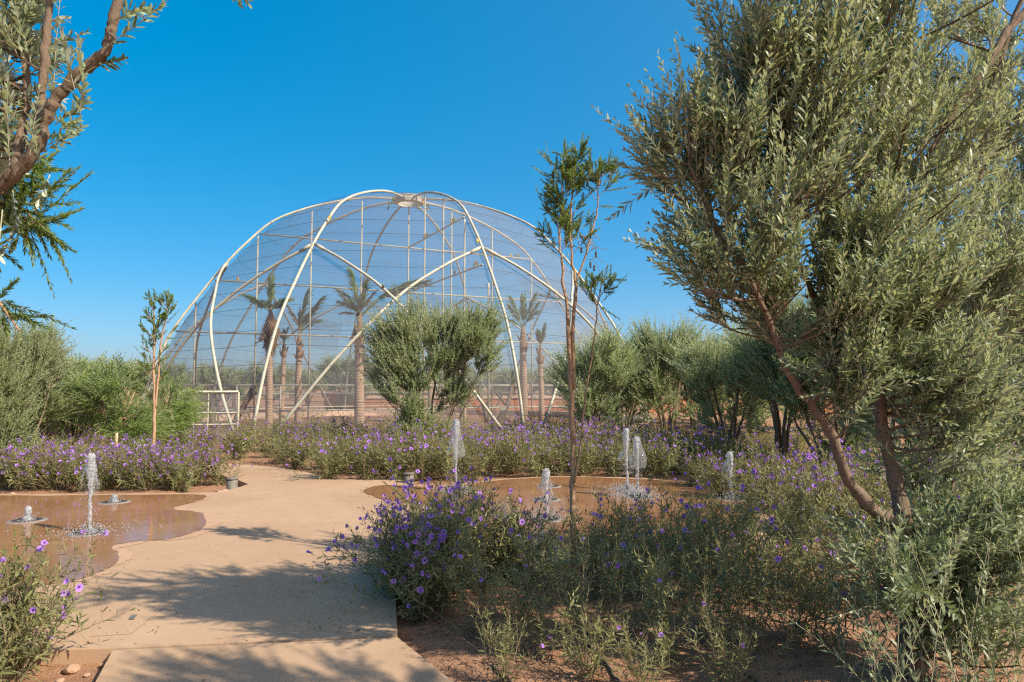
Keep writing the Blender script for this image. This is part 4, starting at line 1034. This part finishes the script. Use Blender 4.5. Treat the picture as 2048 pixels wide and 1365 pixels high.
# ------------------------------------------------------------------ violet flowering shrubs
def flower_mesh(rng, cup):
    g = G(); n = 5
    th = np.arange(10) * 2 * math.pi / 10
    rings = [(.0025, -.03, 0), (.005, -.012, 0), (.009, 0.0, .0)]
    V = np.concatenate([np.stack([r * np.cos(th), r * np.sin(th), z + 0 * th], -1) for r, z, _ in rings])
    i = np.arange(2)[:, None] * 10; j = np.arange(10)[None]; k = (j + 1) % 10
    R = np.repeat([.5, .35, .10], 10)
    g.add(V, np.stack([i + j, i + k, i + 10 + k, i + 10 + j], -1).reshape(-1, 4), None, R)
    for q in range(n):
        a = q * 2 * math.pi / n + rng.uniform(-.1, .1); c, s = math.cos(a), math.sin(a); e = np.array([c, s, 0]); f = np.array([-s, c, 0]); z = np.array([0, 0, 1.0])
        l = .027 * rng.uniform(.9, 1.1); w = .0165
        b_ = rng.uniform(-.003, .004)
        P = [e * .008 + f * .004, e * .008 - f * .004, e * (l * .55) + f * w * .75 + z * .004, e * (l * .55) - f * w * .75 + z * .004,
             e * l * .9 + f * w + z * (.002 + b_), e * l * .9 - f * w + z * (.006 + b_), e * l * 1.06 + z * (.0 + b_), e * (l * .55) + z * .001]
        P = np.array(P); rr_ = np.linalg.norm(P[:, :2], axis=1); k_ = np.maximum(rr_ - .008, 0); P[:, :2] *= ((rr_ - k_ * (1 - math.cos(cup))) / rr_)[:, None]; P[:, 2] += k_ * math.sin(cup)
        P += rng.normal(0, .0012, P.shape)
        g.add(P, [[0, 1, 3, 7], [0, 7, 2, 0]][:1], [[0, 7, 2], [2, 7, 4], [7, 6, 4], [7, 3, 5], [7, 5, 6]], [.30, .30, .8, .75, 1, .9, .95, .6])
    return g
rfm = np.random.default_rng(71)
FG_ = [flower_mesh(rfm, c) for c in (.0, .35, .85, .15, 1.3)]
FM = [g.mesh('flower', M['flower']) for g in FG_]
def orient(d, spin):
    d = Vector(d).normalized(); q = d.to_track_quat('Z', 'Y'); return (q.to_matrix() @ Matrix.Rotation(spin, 3, 'Z')).to_euler()

def ruellia(rng, nst, H, spread, lf, lw, nodes, side=2, tilt=32):
    a = rng.uniform(0, 6.28, nst); r0 = rng.uniform(0, .10, nst) * spread / .4
    tl = np.radians(np.abs(rng.normal(0, tilt * .6, nst)) + rng.uniform(0, 10, nst))
    S = np.stack([r0 * np.cos(a), r0 * np.sin(a), 0 * a], -1)
    D = np.stack([np.cos(a) * np.sin(tl), np.sin(a) * np.sin(tl), np.cos(tl)], -1)
    L = H * rng.uniform(.6, 1.08, nst); B = np.zeros((nst, 3)); B[:, :2] = D[:, :2] * rng.uniform(-.1, .4, nst)[:, None]; B[:, 2] = rng.uniform(-.22, .05, nst)
    lg, tg, tip, td = shoots(rng, S, D, L, B, nodes, 2, 58, lf, lw, s0=.14, tw=.0042, curve=.28, tipw=.45, up=-.05, angj=16)
    # side shoots
    S2 = []; D2 = []
    for k in range(nst):
        for q in range(side):
            s = rng.uniform(.3, .92); p = S[k] + D[k] * s * L[k] + B[k] * s * s * L[k]
            d = nrm(D[k] * .8 + rng.normal(0, .6, 3) + np.array([0, 0, .45])); S2.append(p); D2.append(d)
    S2 = np.array(S2); D2 = np.array(D2); L2 = rng.uniform(.14, .32, len(S2)) * H / .8
    l2, t2_, tip2, td2 = shoots(rng, S2, D2, L2, rng.normal(0, .1, (len(S2), 3)), max(3, nodes // 2), 2, 52, (lf[0] * .75, lf[1] * .8), (lw[0] * .8, lw[1] * .8), s0=.2, tw=.002, curve=.25, tipw=.4, angj=16)
    lg.merge(l2); tg.merge(t2_)
    tips = np.vstack([tip, tip2]); tds = np.vstack([td, td2])
    # fine branched flower stalks above the tips
    k = rng.choice(len(tips), int(len(tips) * .75), replace=False)
    S3 = np.repeat(tips[k], 2, 0); D3 = nrm(np.repeat(tds[k], 2, 0) + rng.normal(0, .45, (len(k) * 2, 3)) + np.array([0, 0, .3]))
    l3, t3, tip3, td3 = shoots(rng, S3, D3, rng.uniform(.04, .12, len(S3)), 0 * S3, 2, 2, 45, (.012, .025), (.003, .005), s0=.5, tw=.0014)
    lg.merge(l3); tg.merge(t3)
    return lg, tg, tip3, td3
SHR = {}
def shrub_kind(key, seed, nst, H, spread, lf, lw, nodes, side, nfl, join, tilt=32, fscale=1.0):
    rng = np.random.default_rng(seed); lg, tg, tips, tds = ruellia(rng, nst, H, spread, lf, lw, nodes, side, tilt)
    k = rng.permutation(len(tips))
    o = nrm(tips * np.array([1, 1, .25]))
    fl = []
    for i in k[:nfl]:
        d = nrm(o[i] * .8 + np.array([0, 0, .35]) + rng.normal(0, .45, 3)); fl.append((tips[i] + d * .02, d, rng.uniform(0, 6.28), rng.uniform(.8, 1.15) * fscale, int(rng.integers(5))))
    fj = None
    if join:
        g = G()
        for p, d, sp, sc, m in fl:
            Rm = np.array(orient(d, sp).to_matrix()); src = FG_[m]
            V = np.concatenate(src.V) @ Rm.T * sc + p; g.add(V, np.concatenate(src.Q), np.concatenate(src.T), np.concatenate(src.R))
        fj = g.mesh('flowers', M['flower'])
    SHR[key] = (lg.mesh('foliage', M['ruellia']), tg.mesh('stems', M['stem']), fl, fj)
for q in range(5): shrub_kind('n%d' % q, 100 + q, 13, .82, .42, (.075, .125), (.010, .016), 11, 3, 0, False, 34)      # near, airy
for q in range(3): shrub_kind('d%d' % q, 120 + q, 32, .85, .42, (.07, .115), (.011, .017), 12, 3, 0, False, 34)     # near, dense
for q in range(4): shrub_kind('f%d' % q, 140 + q, 26, .85, .45, (.085, .135), (.014, .022), 9, 2, [6, 16, 29, 0][q], True, 36, 1.1)   # far
NSH = dict(n=0)
def shrub(key, x, y, s, label, group, nfl=0, seed=0, sz=1.0):
    lm, sm, fl, fj = SHR[key]; rng = np.random.default_rng(seed + 1000)
    t = thing('flowering_shrub', label, 'shrub', (x, y, float(soil_z(x, y)) - .015), group, rng.uniform(0, 6.28), (s, s, s * sz))
    obj('stems', sm, t); obj('foliage', lm, t, kind='stuff')
    if fj is not None and fl: obj('flowers', fj, t, kind='stuff')
    return t
# near shrubs carry their own flowers, each one an object
def near_flowers(t, key, n, seed):
    lm, sm, fl, fj = SHR[key]; rng = np.random.default_rng(seed)
    V = np.empty(len(lm.vertices) * 3, np.float32); lm.vertices.foreach_get('co', V); V = V.reshape(-1, 3)
    r = np.linalg.norm(V[:, :2], axis=1); cv = Matrix.Rotation(-t.rotation_euler[2], 3, 'Z') @ Vector((-.25, -1, 0)); sc = .8 * V[:, 2] + .5 * r + .75 * (V[:, 0] * cv.x + V[:, 1] * cv.y) + rng.uniform(0, .55, len(V))
    idx = np.argsort(-sc)[:len(V) // 5]; idx = rng.permutation(idx)[:n]
    for i in idx:
        p = V[i]; o = nrm(np.array([p[0], p[1], .12])); cw = Matrix.Rotation(-t.rotation_euler[2], 3, 'Z') @ Vector((0, -1, 0))
        d = nrm(o * .6 + np.array(cw) * .4 + np.array([0, 0, .3]) + rng.normal(0, .45, 3))
        obj('flower', FM[int(rng.integers(5))], t, p + d * .018, orient(d, rng.uniform(0, 6.28)), rng.uniform(.62, .95))
rs = np.random.default_rng(300)
# clump at the path's corner, thick with flowers
cl = [(812, 1160, .9, 48), (870, 1130, .98, 50), (930, 1135, .98, 40), (850, 1190, 1.0, 56), (905, 1185, 1.02, 44), (965, 1170, .98, 24), (1020, 1150, .88, 14), (800, 1200, .84, 30), (845, 1235, .88, 26)]
for k, (x, y, s, nf) in enumerate(cl):
    g = gp(x, y, -.08); key = 'd%d' % (k % 3); t = shrub(key, g[0], g[1], s, 'violet flowering shrub in the dense clump at the path corner', 'shrubs of the path corner clump', seed=k); near_flowers(t, key, nf, k + 7)
# open bed to the right
nb2 = [(1075, 1160, .82, 3), (1130, 1195, .8, 4), (1200, 1140, .9, 5), (1265, 1120, .95, 5), (1190, 1195, .85, 2), (1260, 1185, .9, 3), (1330, 1130, 1.0, 4), (1400, 1120, 1.0, 4), (1330, 1200, .95, 3), (1400, 1190, 1.0, 3),
       (1470, 1130, 1.0, 3), (1540, 1120, 1.05, 3), (1480, 1200, .95, 3), (1560, 1195, .95, 2), (1620, 1140, 1.0, 3), (1690, 1130, 1.0, 2), (1640, 1210, .9, 2), (1720, 1200, .9, 2), (1760, 1130, 1.0, 1), (1840, 1120, 1.0, 1), (1930, 1130, 1.0, 1), (1300, 1160, .9, 4), (1440, 1160, .95, 4), (1590, 1160, .95, 3)]
for k, (x, y, s, nf) in enumerate(nb2):
    g = gp(x + rs.uniform(-12, 12), y, -.08); key = ['n0', 'n4', 'n1', 'n2', 'n3'][k % 5]; t = shrub(key, g[0], g[1], s, 'violet flowering shrub in the open bed between path and big olive', 'shrubs of the open near bed', seed=k + 40); near_flowers(t, key, nf + 2, k + 70)
low_ = [(960, 1270, .62, 0), (1050, 1240, .7, 1), (1080, 1310, .62, 0), (1170, 1270, .72, 1), (1180, 1350, .55, 0), (1280, 1270, .75, 1), (1340, 1330, .62, 1), (1420, 1280, .72, 1), (1500, 1290, .75, 1), (1580, 1280, .7, 0), (1460, 1370, .5, 1), (1010, 1370, .45, 0), (1640, 1300, .7, 1), (1290, 1390, .45, 0)]
for k, (x, y, s, nf) in enumerate(low_):
    g = gp(x, y, -.08); key = 'n%d' % ((k + 2) % 5); t = shrub(key, g[0], g[1], s * 1.22, 'low sparse shrub on the bare soil at the bottom right', 'low shrubs on bare soil', seed=k + 80); near_flowers(t, key, nf + 1, k + 170)
# right behind the open bed, towards the olives
k = 0
for y in (985, 1010, 1040, 1075):
    for x in range(1330 if y < 1010 else 1400, 2080, 62):
        if y < 1080 and x < 1580 and y > 975 and x < 1330 + (y - 960) * 1.6: continue
        g = gp(x + rs.uniform(-20, 20), y + rs.uniform(-6, 6), -.08)
        if g[0] < 3.0 and 6.8 < g[1] < 9.8 and x < 1565: continue
        key = ['f1', 'f0', 'f1', 'f2'][k % 4]; shrub(key, g[0], g[1], rs.uniform(.85, 1.1), 'violet flowering shrub in the shaded bed below the big olive bough', 'shrubs below the olive bough', seed=k + 200); k += 1
# long bed behind the right plaza, rows from the kerb back to the dome
k = 0
for row, (y, lo, hi) in enumerate(((962, 670, 800), (958, 845, 1350), (948, 650, 1480), (936, 600, 1560), (925, 560, 1640), (914, 470, 1700), (905, 350, 1760), (897, 480, 1500), (890, 500, 1400))):
    st = 54 if row < 5 else 66
    for x in range(lo, hi, st):
        if y > 955 and 790 < x < 845: continue
        yy = y - (6 if 980 < x < 1300 else 0) + rs.uniform(-3, 3); g = gp(x + rs.uniform(-12, 12), yy, -.06)
        key = ('f2' if 880 < x < 1320 and row in (2, 3, 4) and k % 3 else ['f1', 'f0', 'f0'][k % 3]) if row > 0 else 'f1'
        shrub(key, g[0], g[1], rs.uniform(.88, 1.18), 'violet flowering shrub in the long bed between plaza and dome', 'shrubs of the long bed before the dome', seed=k + 400); k += 1
# left bed behind the left basin
for row, (y, lo, hi, st) in enumerate(((978, 0, 420, 42), (968, -30, 440, 42), (957, -20, 425, 46), (914, 0, 500, 52), (904, 20, 520, 56))):
    for x in range(lo, hi, st):
        g = gp(x + rs.uniform(-10, 10), y + rs.uniform(-2, 2), -.06)
        key = 'f2' if row < 4 and rs.uniform() < .8 else ('f1' if row < 5 else 'f0')
        shrub(key, g[0], g[1], rs.uniform(.75, .98), 'violet flowering shrub in the left bed behind the wet basin', 'shrubs of the left bed', seed=k + 700); k += 1
# bush at the lower left corner
for q, (x, y, s, nf, key) in enumerate(((-120, 1340, .95, 3, 'd0'), (-25, 1350, .95, 14, 'd1'), (-10, 1420, .9, 8, 'n1'), (-110, 1430, .9, 3, 'd2'), (45, 1340, .92, 18, 'n3'))):
    g = gp(x, y, -.08); t = shrub(key, g[0], g[1], s, 'violet flowering shrub at the lower left corner beside the near slab', 'shrubs at the lower left corner', seed=q + 900); near_flowers(t, key, nf, q + 950)
# bright green bottlebrush sprout in that corner
sp = gp(28, 1330, -.08); S = []; D = []; B = []
for x, y in ((30, 1068), (5, 1110), (85, 1115), (60, 1150), (0, 1180), (45, 1200)):
    e = at(x, y, sp[1] - .1); p = sp + (e - sp) * .55; S.append(p); D.append(e - p); B.append([0, 0, .05])
brush('bottlebrush_sapling', 'bright green bottlebrush sprout among the flowers in the lower left corner', sp, [([sp, sp + [0, 0, .3], at(30, 1180, sp[1] - .05)], .008, .004)], (S, D, B), 54, ll=(.03, .045), lw=(.005, .007), nodes=22, cat='sapling')

# ------------------------------------------------------------------ fountains
OCT = (np.array([[1, 0, 0], [-1, 0, 0], [0, 1, 0], [0, -1, 0], [0, 0, 1], [0, 0, -1.0]]), np.array([[0, 2, 4], [2, 1, 4], [1, 3, 4], [3, 0, 4], [2, 0, 5], [1, 2, 5], [3, 1, 5], [0, 3, 5]]))
def drops(P, r):
    g = G(); n = len(P); V = (P[:, None] + OCT[0][None] * np.asarray(r)[:, None, None] * np.array([1, 1, 1.3])).reshape(-1, 3)
    T = (np.arange(n)[:, None, None] * 6 + OCT[1][None]).reshape(-1, 3); return g.add(V, None, T)
def fountain(x, y, top, label, kind, seed, group='fountain jets on the wet paving', Yover=None, hgt=None):
    rng = np.random.default_rng(seed); b_ = gp(x, y); h = hgt or (at(x, top, b_[1])[2])
    t = thing('fountain_jet', label, 'fountain', (b_[0], b_[1], .008), group)
    gr = obj('grate', lathe([(.0, .010), (.17, .010), (.20, .008), (.215, .001)], 32).mesh('grate', M['dark_metal']), t)
    g = G()
    for q in range(22):
        a = q * 2 * math.pi / 22; g.merge(box((.13 * math.cos(a), .13 * math.sin(a), .0115), (.07, .015, .002), a))
    obj('slots', g.mesh('slots', M['slot'], False), gr)
    if kind == 'none': return t
    n = 34 if kind != 'bubble' else 12; s = np.linspace(0, 1, n); z = s * h
    wob = np.cumsum(rng.normal(0, .0022, (n, 2)), 0)
    P = np.stack([wob[:, 0], wob[:, 1], z], -1)
    if kind == 'bubble': rr = .045 * (1 - .35 * s) * (1 + .15 * rng.normal(size=n)); rr[-1] *= .5
    else:
        rr = (.016 + .010 * s) * (1 + .14 * rng.normal(size=n)); k = s > .62
        rr[k] += .022 * np.sin((s[k] - .62) / .38 * math.pi * .85) ; rr[-1] *= .6
    obj('water_column', tube(P, np.abs(rr), 10, True, .13, rng).mesh('water_column', M['jet']), t)
    if kind != 'bubble':
        # thin falling veil around the head of the jet
        m = 22; sg = 26; v = np.linspace(0, 1, m); a = np.arange(sg) * 2 * math.pi / sg
        zz = h * (1.0 - .52 * v); rad = (.018 + (.105 if kind == 'tall' else .07) * v ** .75)
        nz = vnoise(np.cos(a)[None] * 1.6 + 9 + 0 * v[:, None], np.sin(a)[None] * 1.6 + v[:, None] * 3.5, seed)
        R_ = rad[:, None] * (.55 + .9 * nz); off = .02 * v[:, None]
        Vv = np.stack([R_ * np.cos(a)[None] - off, R_ * np.sin(a)[None], zz[:, None] + .05 * (nz - .5)], -1).reshape(-1, 3)
        i = np.arange(m - 1)[:, None] * sg; j = np.arange(sg)[None]; k = (j + 1) % sg
        Q = np.stack([i + j, i + k, i + sg + k, i + sg + j], -1)
        keep = (vnoise(np.cos(a)[None] * 2.2 + 5 + 0 * v[:-1, None], np.sin(a)[None] * 2.2 + 3 + v[:-1, None] * 2, seed + 3) > .30 + .45 * (v[:-1, None] - .4))
        obj('water_veil', G().add(Vv, Q[keep]).mesh('water_veil', M['veil']), t)
        nd = 260; aa = rng.uniform(0, 6.28, nd); zz = h * rng.uniform(0, .75, nd); r = .03 + .10 * rng.uniform(0, 1, nd) ** .7 * (1 - zz / h * .3)
        obj('droplets', drops(np.stack([r * np.cos(aa) - .02, r * np.sin(aa), zz], -1), rng.uniform(.0022, .0065, nd)).mesh('droplets', M['drop']), t, kind='stuff')
    ns = {'tall': 900, 'mid': 420, 'bubble': 60}[kind]; aa = rng.uniform(0, 6.28, ns); r = np.abs(rng.normal(0, .26 if kind != 'bubble' else .07, ns)); zz = np.abs(rng.normal(0, .05, ns)) * np.exp(-r * 1.5)
    obj('splash', drops(np.stack([r * np.cos(aa), r * np.sin(aa), zz + .012], -1), rng.uniform(.003, .009, ns)).mesh('splash', M['drop']), t, kind='stuff')
    return t
fountain(178, 1068, 908, 'tall frothing fountain jet on the left wet basin', 'mid', 1)
fountain(55, 1043, 1013, 'low bubbling fountain near the left edge', 'bubble', 2)
fountain(229, 1006, 990, 'low bubbling fountain at the back of the left basin', 'bubble', 3)
fountain(913, 985, 840, 'tallest fountain jet, left of the thin tree, with a ring of spray', 'tall', 4)
fountain(1094, 1040, 938, 'medium fountain jet just left of the thin tree trunk', 'mid', 5)
fountain(1092, 1001, 993, 'barely bubbling nozzle between the two central jets', 'bubble', 6)
fountain(1098, 974, 972, 'dry round grate at the back of the right basin', 'none', 7)
fountain(1256, 983, 858, 'thin arching fountain jet right of the thin tree, left of a pair', 'tall', 8)
fountain(1277, 996, 875, 'broad fountain jet right of the thin tree, right of a pair', 'tall', 9)
fountain(1462, 1000, 905, 'fountain jet half hidden by shrubs at the right', 'mid', 10)
fountain(1080, 1100, 1052, 'short fountain jet in the shade behind the corner clump', 'bubble', 11)

# ------------------------------------------------------------------ small things
def stub_light(x, y, label):
    p = gp(x, y, -.04); t = thing('bollard_stub', label, 'bollard', p)
    obj('pipe', lathe([(.085, -.06), (.085, .17), (.075, .175)], 20).mesh('pipe', M['stub']), t)
    obj('cap', lathe([(.0, .205), (.085, .203), (.098, .195), (.098, .178), (.0, .178)], 20).mesh('cap', M['stub']), t)
stub_light(464, 981, 'short grey metal pipe stub with cap at the left path edge')
stub_light(818, 970, 'short grey metal pipe stub with cap at the right path edge')
def stake(x0, y0, x1, y1, label):
    a = gp(x0, y0, -.1); c = at(x1, y1, a[1]); t = obj('wooden_stake', tube(np.array([a, (a + c) / 2, c]) - a, .025, 7).mesh('wooden_stake', M['stake']), None, a); tag(t, label, 'stake')
stake(229, 955, 234, 866, 'pale wooden stake leaning in the left flower bed')
def leafy_sapling(): pass
# drip hoses on the soil
def hose(L, label):
    P = np.array([gp(*p, -.05) for p in L]); P = smooth_path(P, 6); P[:, 2] = soil_z(P[:, 0], P[:, 1]) + .012
    o = obj('drip_hose', tube(P - P[0], .009, 6).mesh('drip_hose', M['hose']), None, P[0]); tag(o, label, 'hose')
hose([(985, 1325), (1010, 1350), (1040, 1385), (1080, 1440)], 'brown drip hose end on the soil beside the near slab')
hose([(1130, 1240), (1210, 1320), (1260, 1400)], 'brown drip hose on the soil between low shrubs')
hose([(1480, 1330), (1510, 1350), (1560, 1400)], 'brown drip hose on the soil at the bottom right')
# stones
rst = np.random.default_rng(500)
def stone(p, r, label, group):
    bm = bmesh.new(); bmesh.ops.create_icosphere(bm, subdivisions=2, radius=r)
    for v in bm.verts: v.co *= 1 + .25 * (float(vnoise(np.array(v.co.x / r * 1.7 + 5), np.array(v.co.y / r * 1.7 + v.co.z / r * 2), int(r * 1e4))) - .5); v.co.z *= .6
    me = bpy.data.meshes.new('stone'); bm.to_mesh(me); bm.free(); me.materials.append(M['stone'])
    tag(obj('stone', me, None, p, (0, 0, rst.uniform(0, 6))), label, 'stone', group)
for x, y, r in ((143, 1338, .045), (175, 1350, .02), (205, 1330, .018), (120, 1362, .025)): stone(gp(x, y, -.07), r, 'small reddish stone on the soil at the lower left corner of the slab', 'stones by the near slab')
for x, y, r in ((450, 983, .06), (440, 985, .05), (25, 988, .04)): stone(gp(x, y, -.01), r, 'broken lump of pale concrete at the edge of the left basin', 'lumps at the left basin edge')
# leaf litter on the near soil
nl = 5200; lx = rst.uniform(-.9, 3.2, nl); ly = rst.uniform(2.6, 6.3, nl)
lz = soil_z(lx, ly) + rst.uniform(.002, .012, nl); az_ = rst.uniform(0, 6.28, nl)
Dl = np.stack([np.cos(az_), np.sin(az_), rst.normal(0, .15, nl)], -1); Nl = np.stack([rst.normal(0, .3, nl), rst.normal(0, .3, nl), np.ones(nl)], -1)
inside = np.zeros(nl, bool)
def pip(P, x, y):
    P = np.asarray(P); r = np.zeros(len(x), bool)
    for i in range(len(P)):
        (x0, y0), (x1, y1) = P[i], P[(i + 1) % len(P)]; c = ((y0 > y) != (y1 > y)); xx = (x1 - x0) * (y - y0) / ((y1 - y0) if y1 != y0 else 1e-9) + x0; r ^= c & (x < xx)
    return r
inside = pip(plaza, lx, ly) | pip(near, lx, ly); k = ~inside
lit = leaves(np.stack([lx, ly, lz], -1)[k], Dl[k], Nl[k], rst.uniform(.015, .06, k.sum()), rst.uniform(.004, .012, k.sum()), rst.normal(.1, .2, k.sum()), rst.uniform(0, 1, k.sum()))
o = obj('leaf_litter', lit.mesh('leaf_litter', M['litter']), kind='stuff'); o['label'] = 'dry leaf litter on the red soil'; o['category'] = 'leaf litter'

# fallen leaf bits and grit on the paving, thickest below the olives
ng = 900; px_ = np.concatenate([rst.normal(-1.0, .8, ng), rst.uniform(-4, .3, 500)]); py_ = np.concatenate([rst.normal(4.9, .8, ng), rst.uniform(3, 12, 500)])
k = (pip(plaza, px_, py_) | pip(near, px_, py_)) & (vnoise(px_ * 2.3, py_ * 2.3, 7) > .45); px_, py_ = px_[k], py_[k]; nk = len(px_); az_ = rst.uniform(0, 6.28, nk)
lit2 = leaves(np.stack([px_, py_, np.full(nk, .005)], -1), np.stack([np.cos(az_), np.sin(az_), rst.uniform(0, .12, nk)], -1), np.stack([rst.normal(0, .2, nk), rst.normal(0, .2, nk), np.ones(nk)], -1),
              rst.uniform(.008, .03, nk) * (1 + .6 * (rst.uniform(0, 1, nk) > .93)), rst.uniform(.003, .009, nk), rst.normal(.1, .1, nk), rst.uniform(0, .7, nk))
obj('fallen_leaves', lit2.mesh('fallen_leaves', M['litter']), pav, kind='stuff')

# ------------------------------------------------------------------ say which shrub is which
ORD = ['leftmost', 'second from the left', 'third from the left', 'fourth from the left', 'fifth from the left', 'sixth from the left', 'seventh from the left', 'eighth from the left', 'ninth from the left', 'tenth from the left',
       'eleventh from the left', 'twelfth from the left', 'thirteenth from the left', 'fourteenth from the left', 'fifteenth from the left', 'sixteenth from the left', 'seventeenth from the left', 'eighteenth from the left', 'nineteenth from the left', 'twentieth from the left', 'twenty-first from the left', 'twenty-second from the left', 'twenty-third from the left', 'twenty-fourth from the left', 'twenty-fifth from the left', 'twenty-sixth from the left', 'twenty-seventh from the left', 'twenty-eighth from the left', 'rightmost']
def by_group(g): return sorted([o for o in COL.objects if o.parent is None and o.get('group') == g], key=lambda o: o.location.x / o.location.y)
for g, txt in (('shrubs of the open near bed', 'violet flowering shrub in the open bed under the big olive, '), ('low shrubs on bare soil', 'low sparse shrub on bare soil at the bottom right, '),
               ('shrubs of the path corner clump', 'violet shrub in the dense clump at the path corner, '), ('shrubs at the lower left corner', 'violet flowering shrub in the lower left corner, ')):
    L = by_group(g)
    for i, o in enumerate(L): o['label'] = txt + (ORD[i] if i < len(L) - 1 else 'rightmost')
def zone(o, cuts):
    x = 1024 + F * o.location.x / o.location.y
    for lim, t in cuts:
        if x < lim: return t
    return cuts[-1][1]
for g, txt, near_y, cuts in (
    ('shrubs of the long bed before the dome', 'violet flowering shrub in the long bed, ', 13.0, ((560, 'left of the front rib foot'), (760, 'below the thick palm'), (905, 'below the central olive'), (1100, 'between tallest jet and thin tree'), (1240, 'right behind the thin tree'), (1400, 'behind the pair of jets'), (9999, 'right of the pair of jets'))),
    ('shrubs of the left bed', 'violet flowering shrub in the left bed, ', 13.5, ((120, 'near the left picture edge'), (240, 'behind the tall left jet'), (330, 'around the sapling'), (9999, 'at the bed tip by the pipe stub'))),
    ('shrubs below the olive bough', 'violet flowering shrub in the shaded bed, ', 9.0, ((1560, 'around the half hidden jet'), (1720, 'behind the bent olive limb'), (9999, 'behind the big olive trunk')))):
    for o in by_group(g): o['label'] = txt + zone(o, cuts) + (', front' if o.location.y < near_y else ', back')
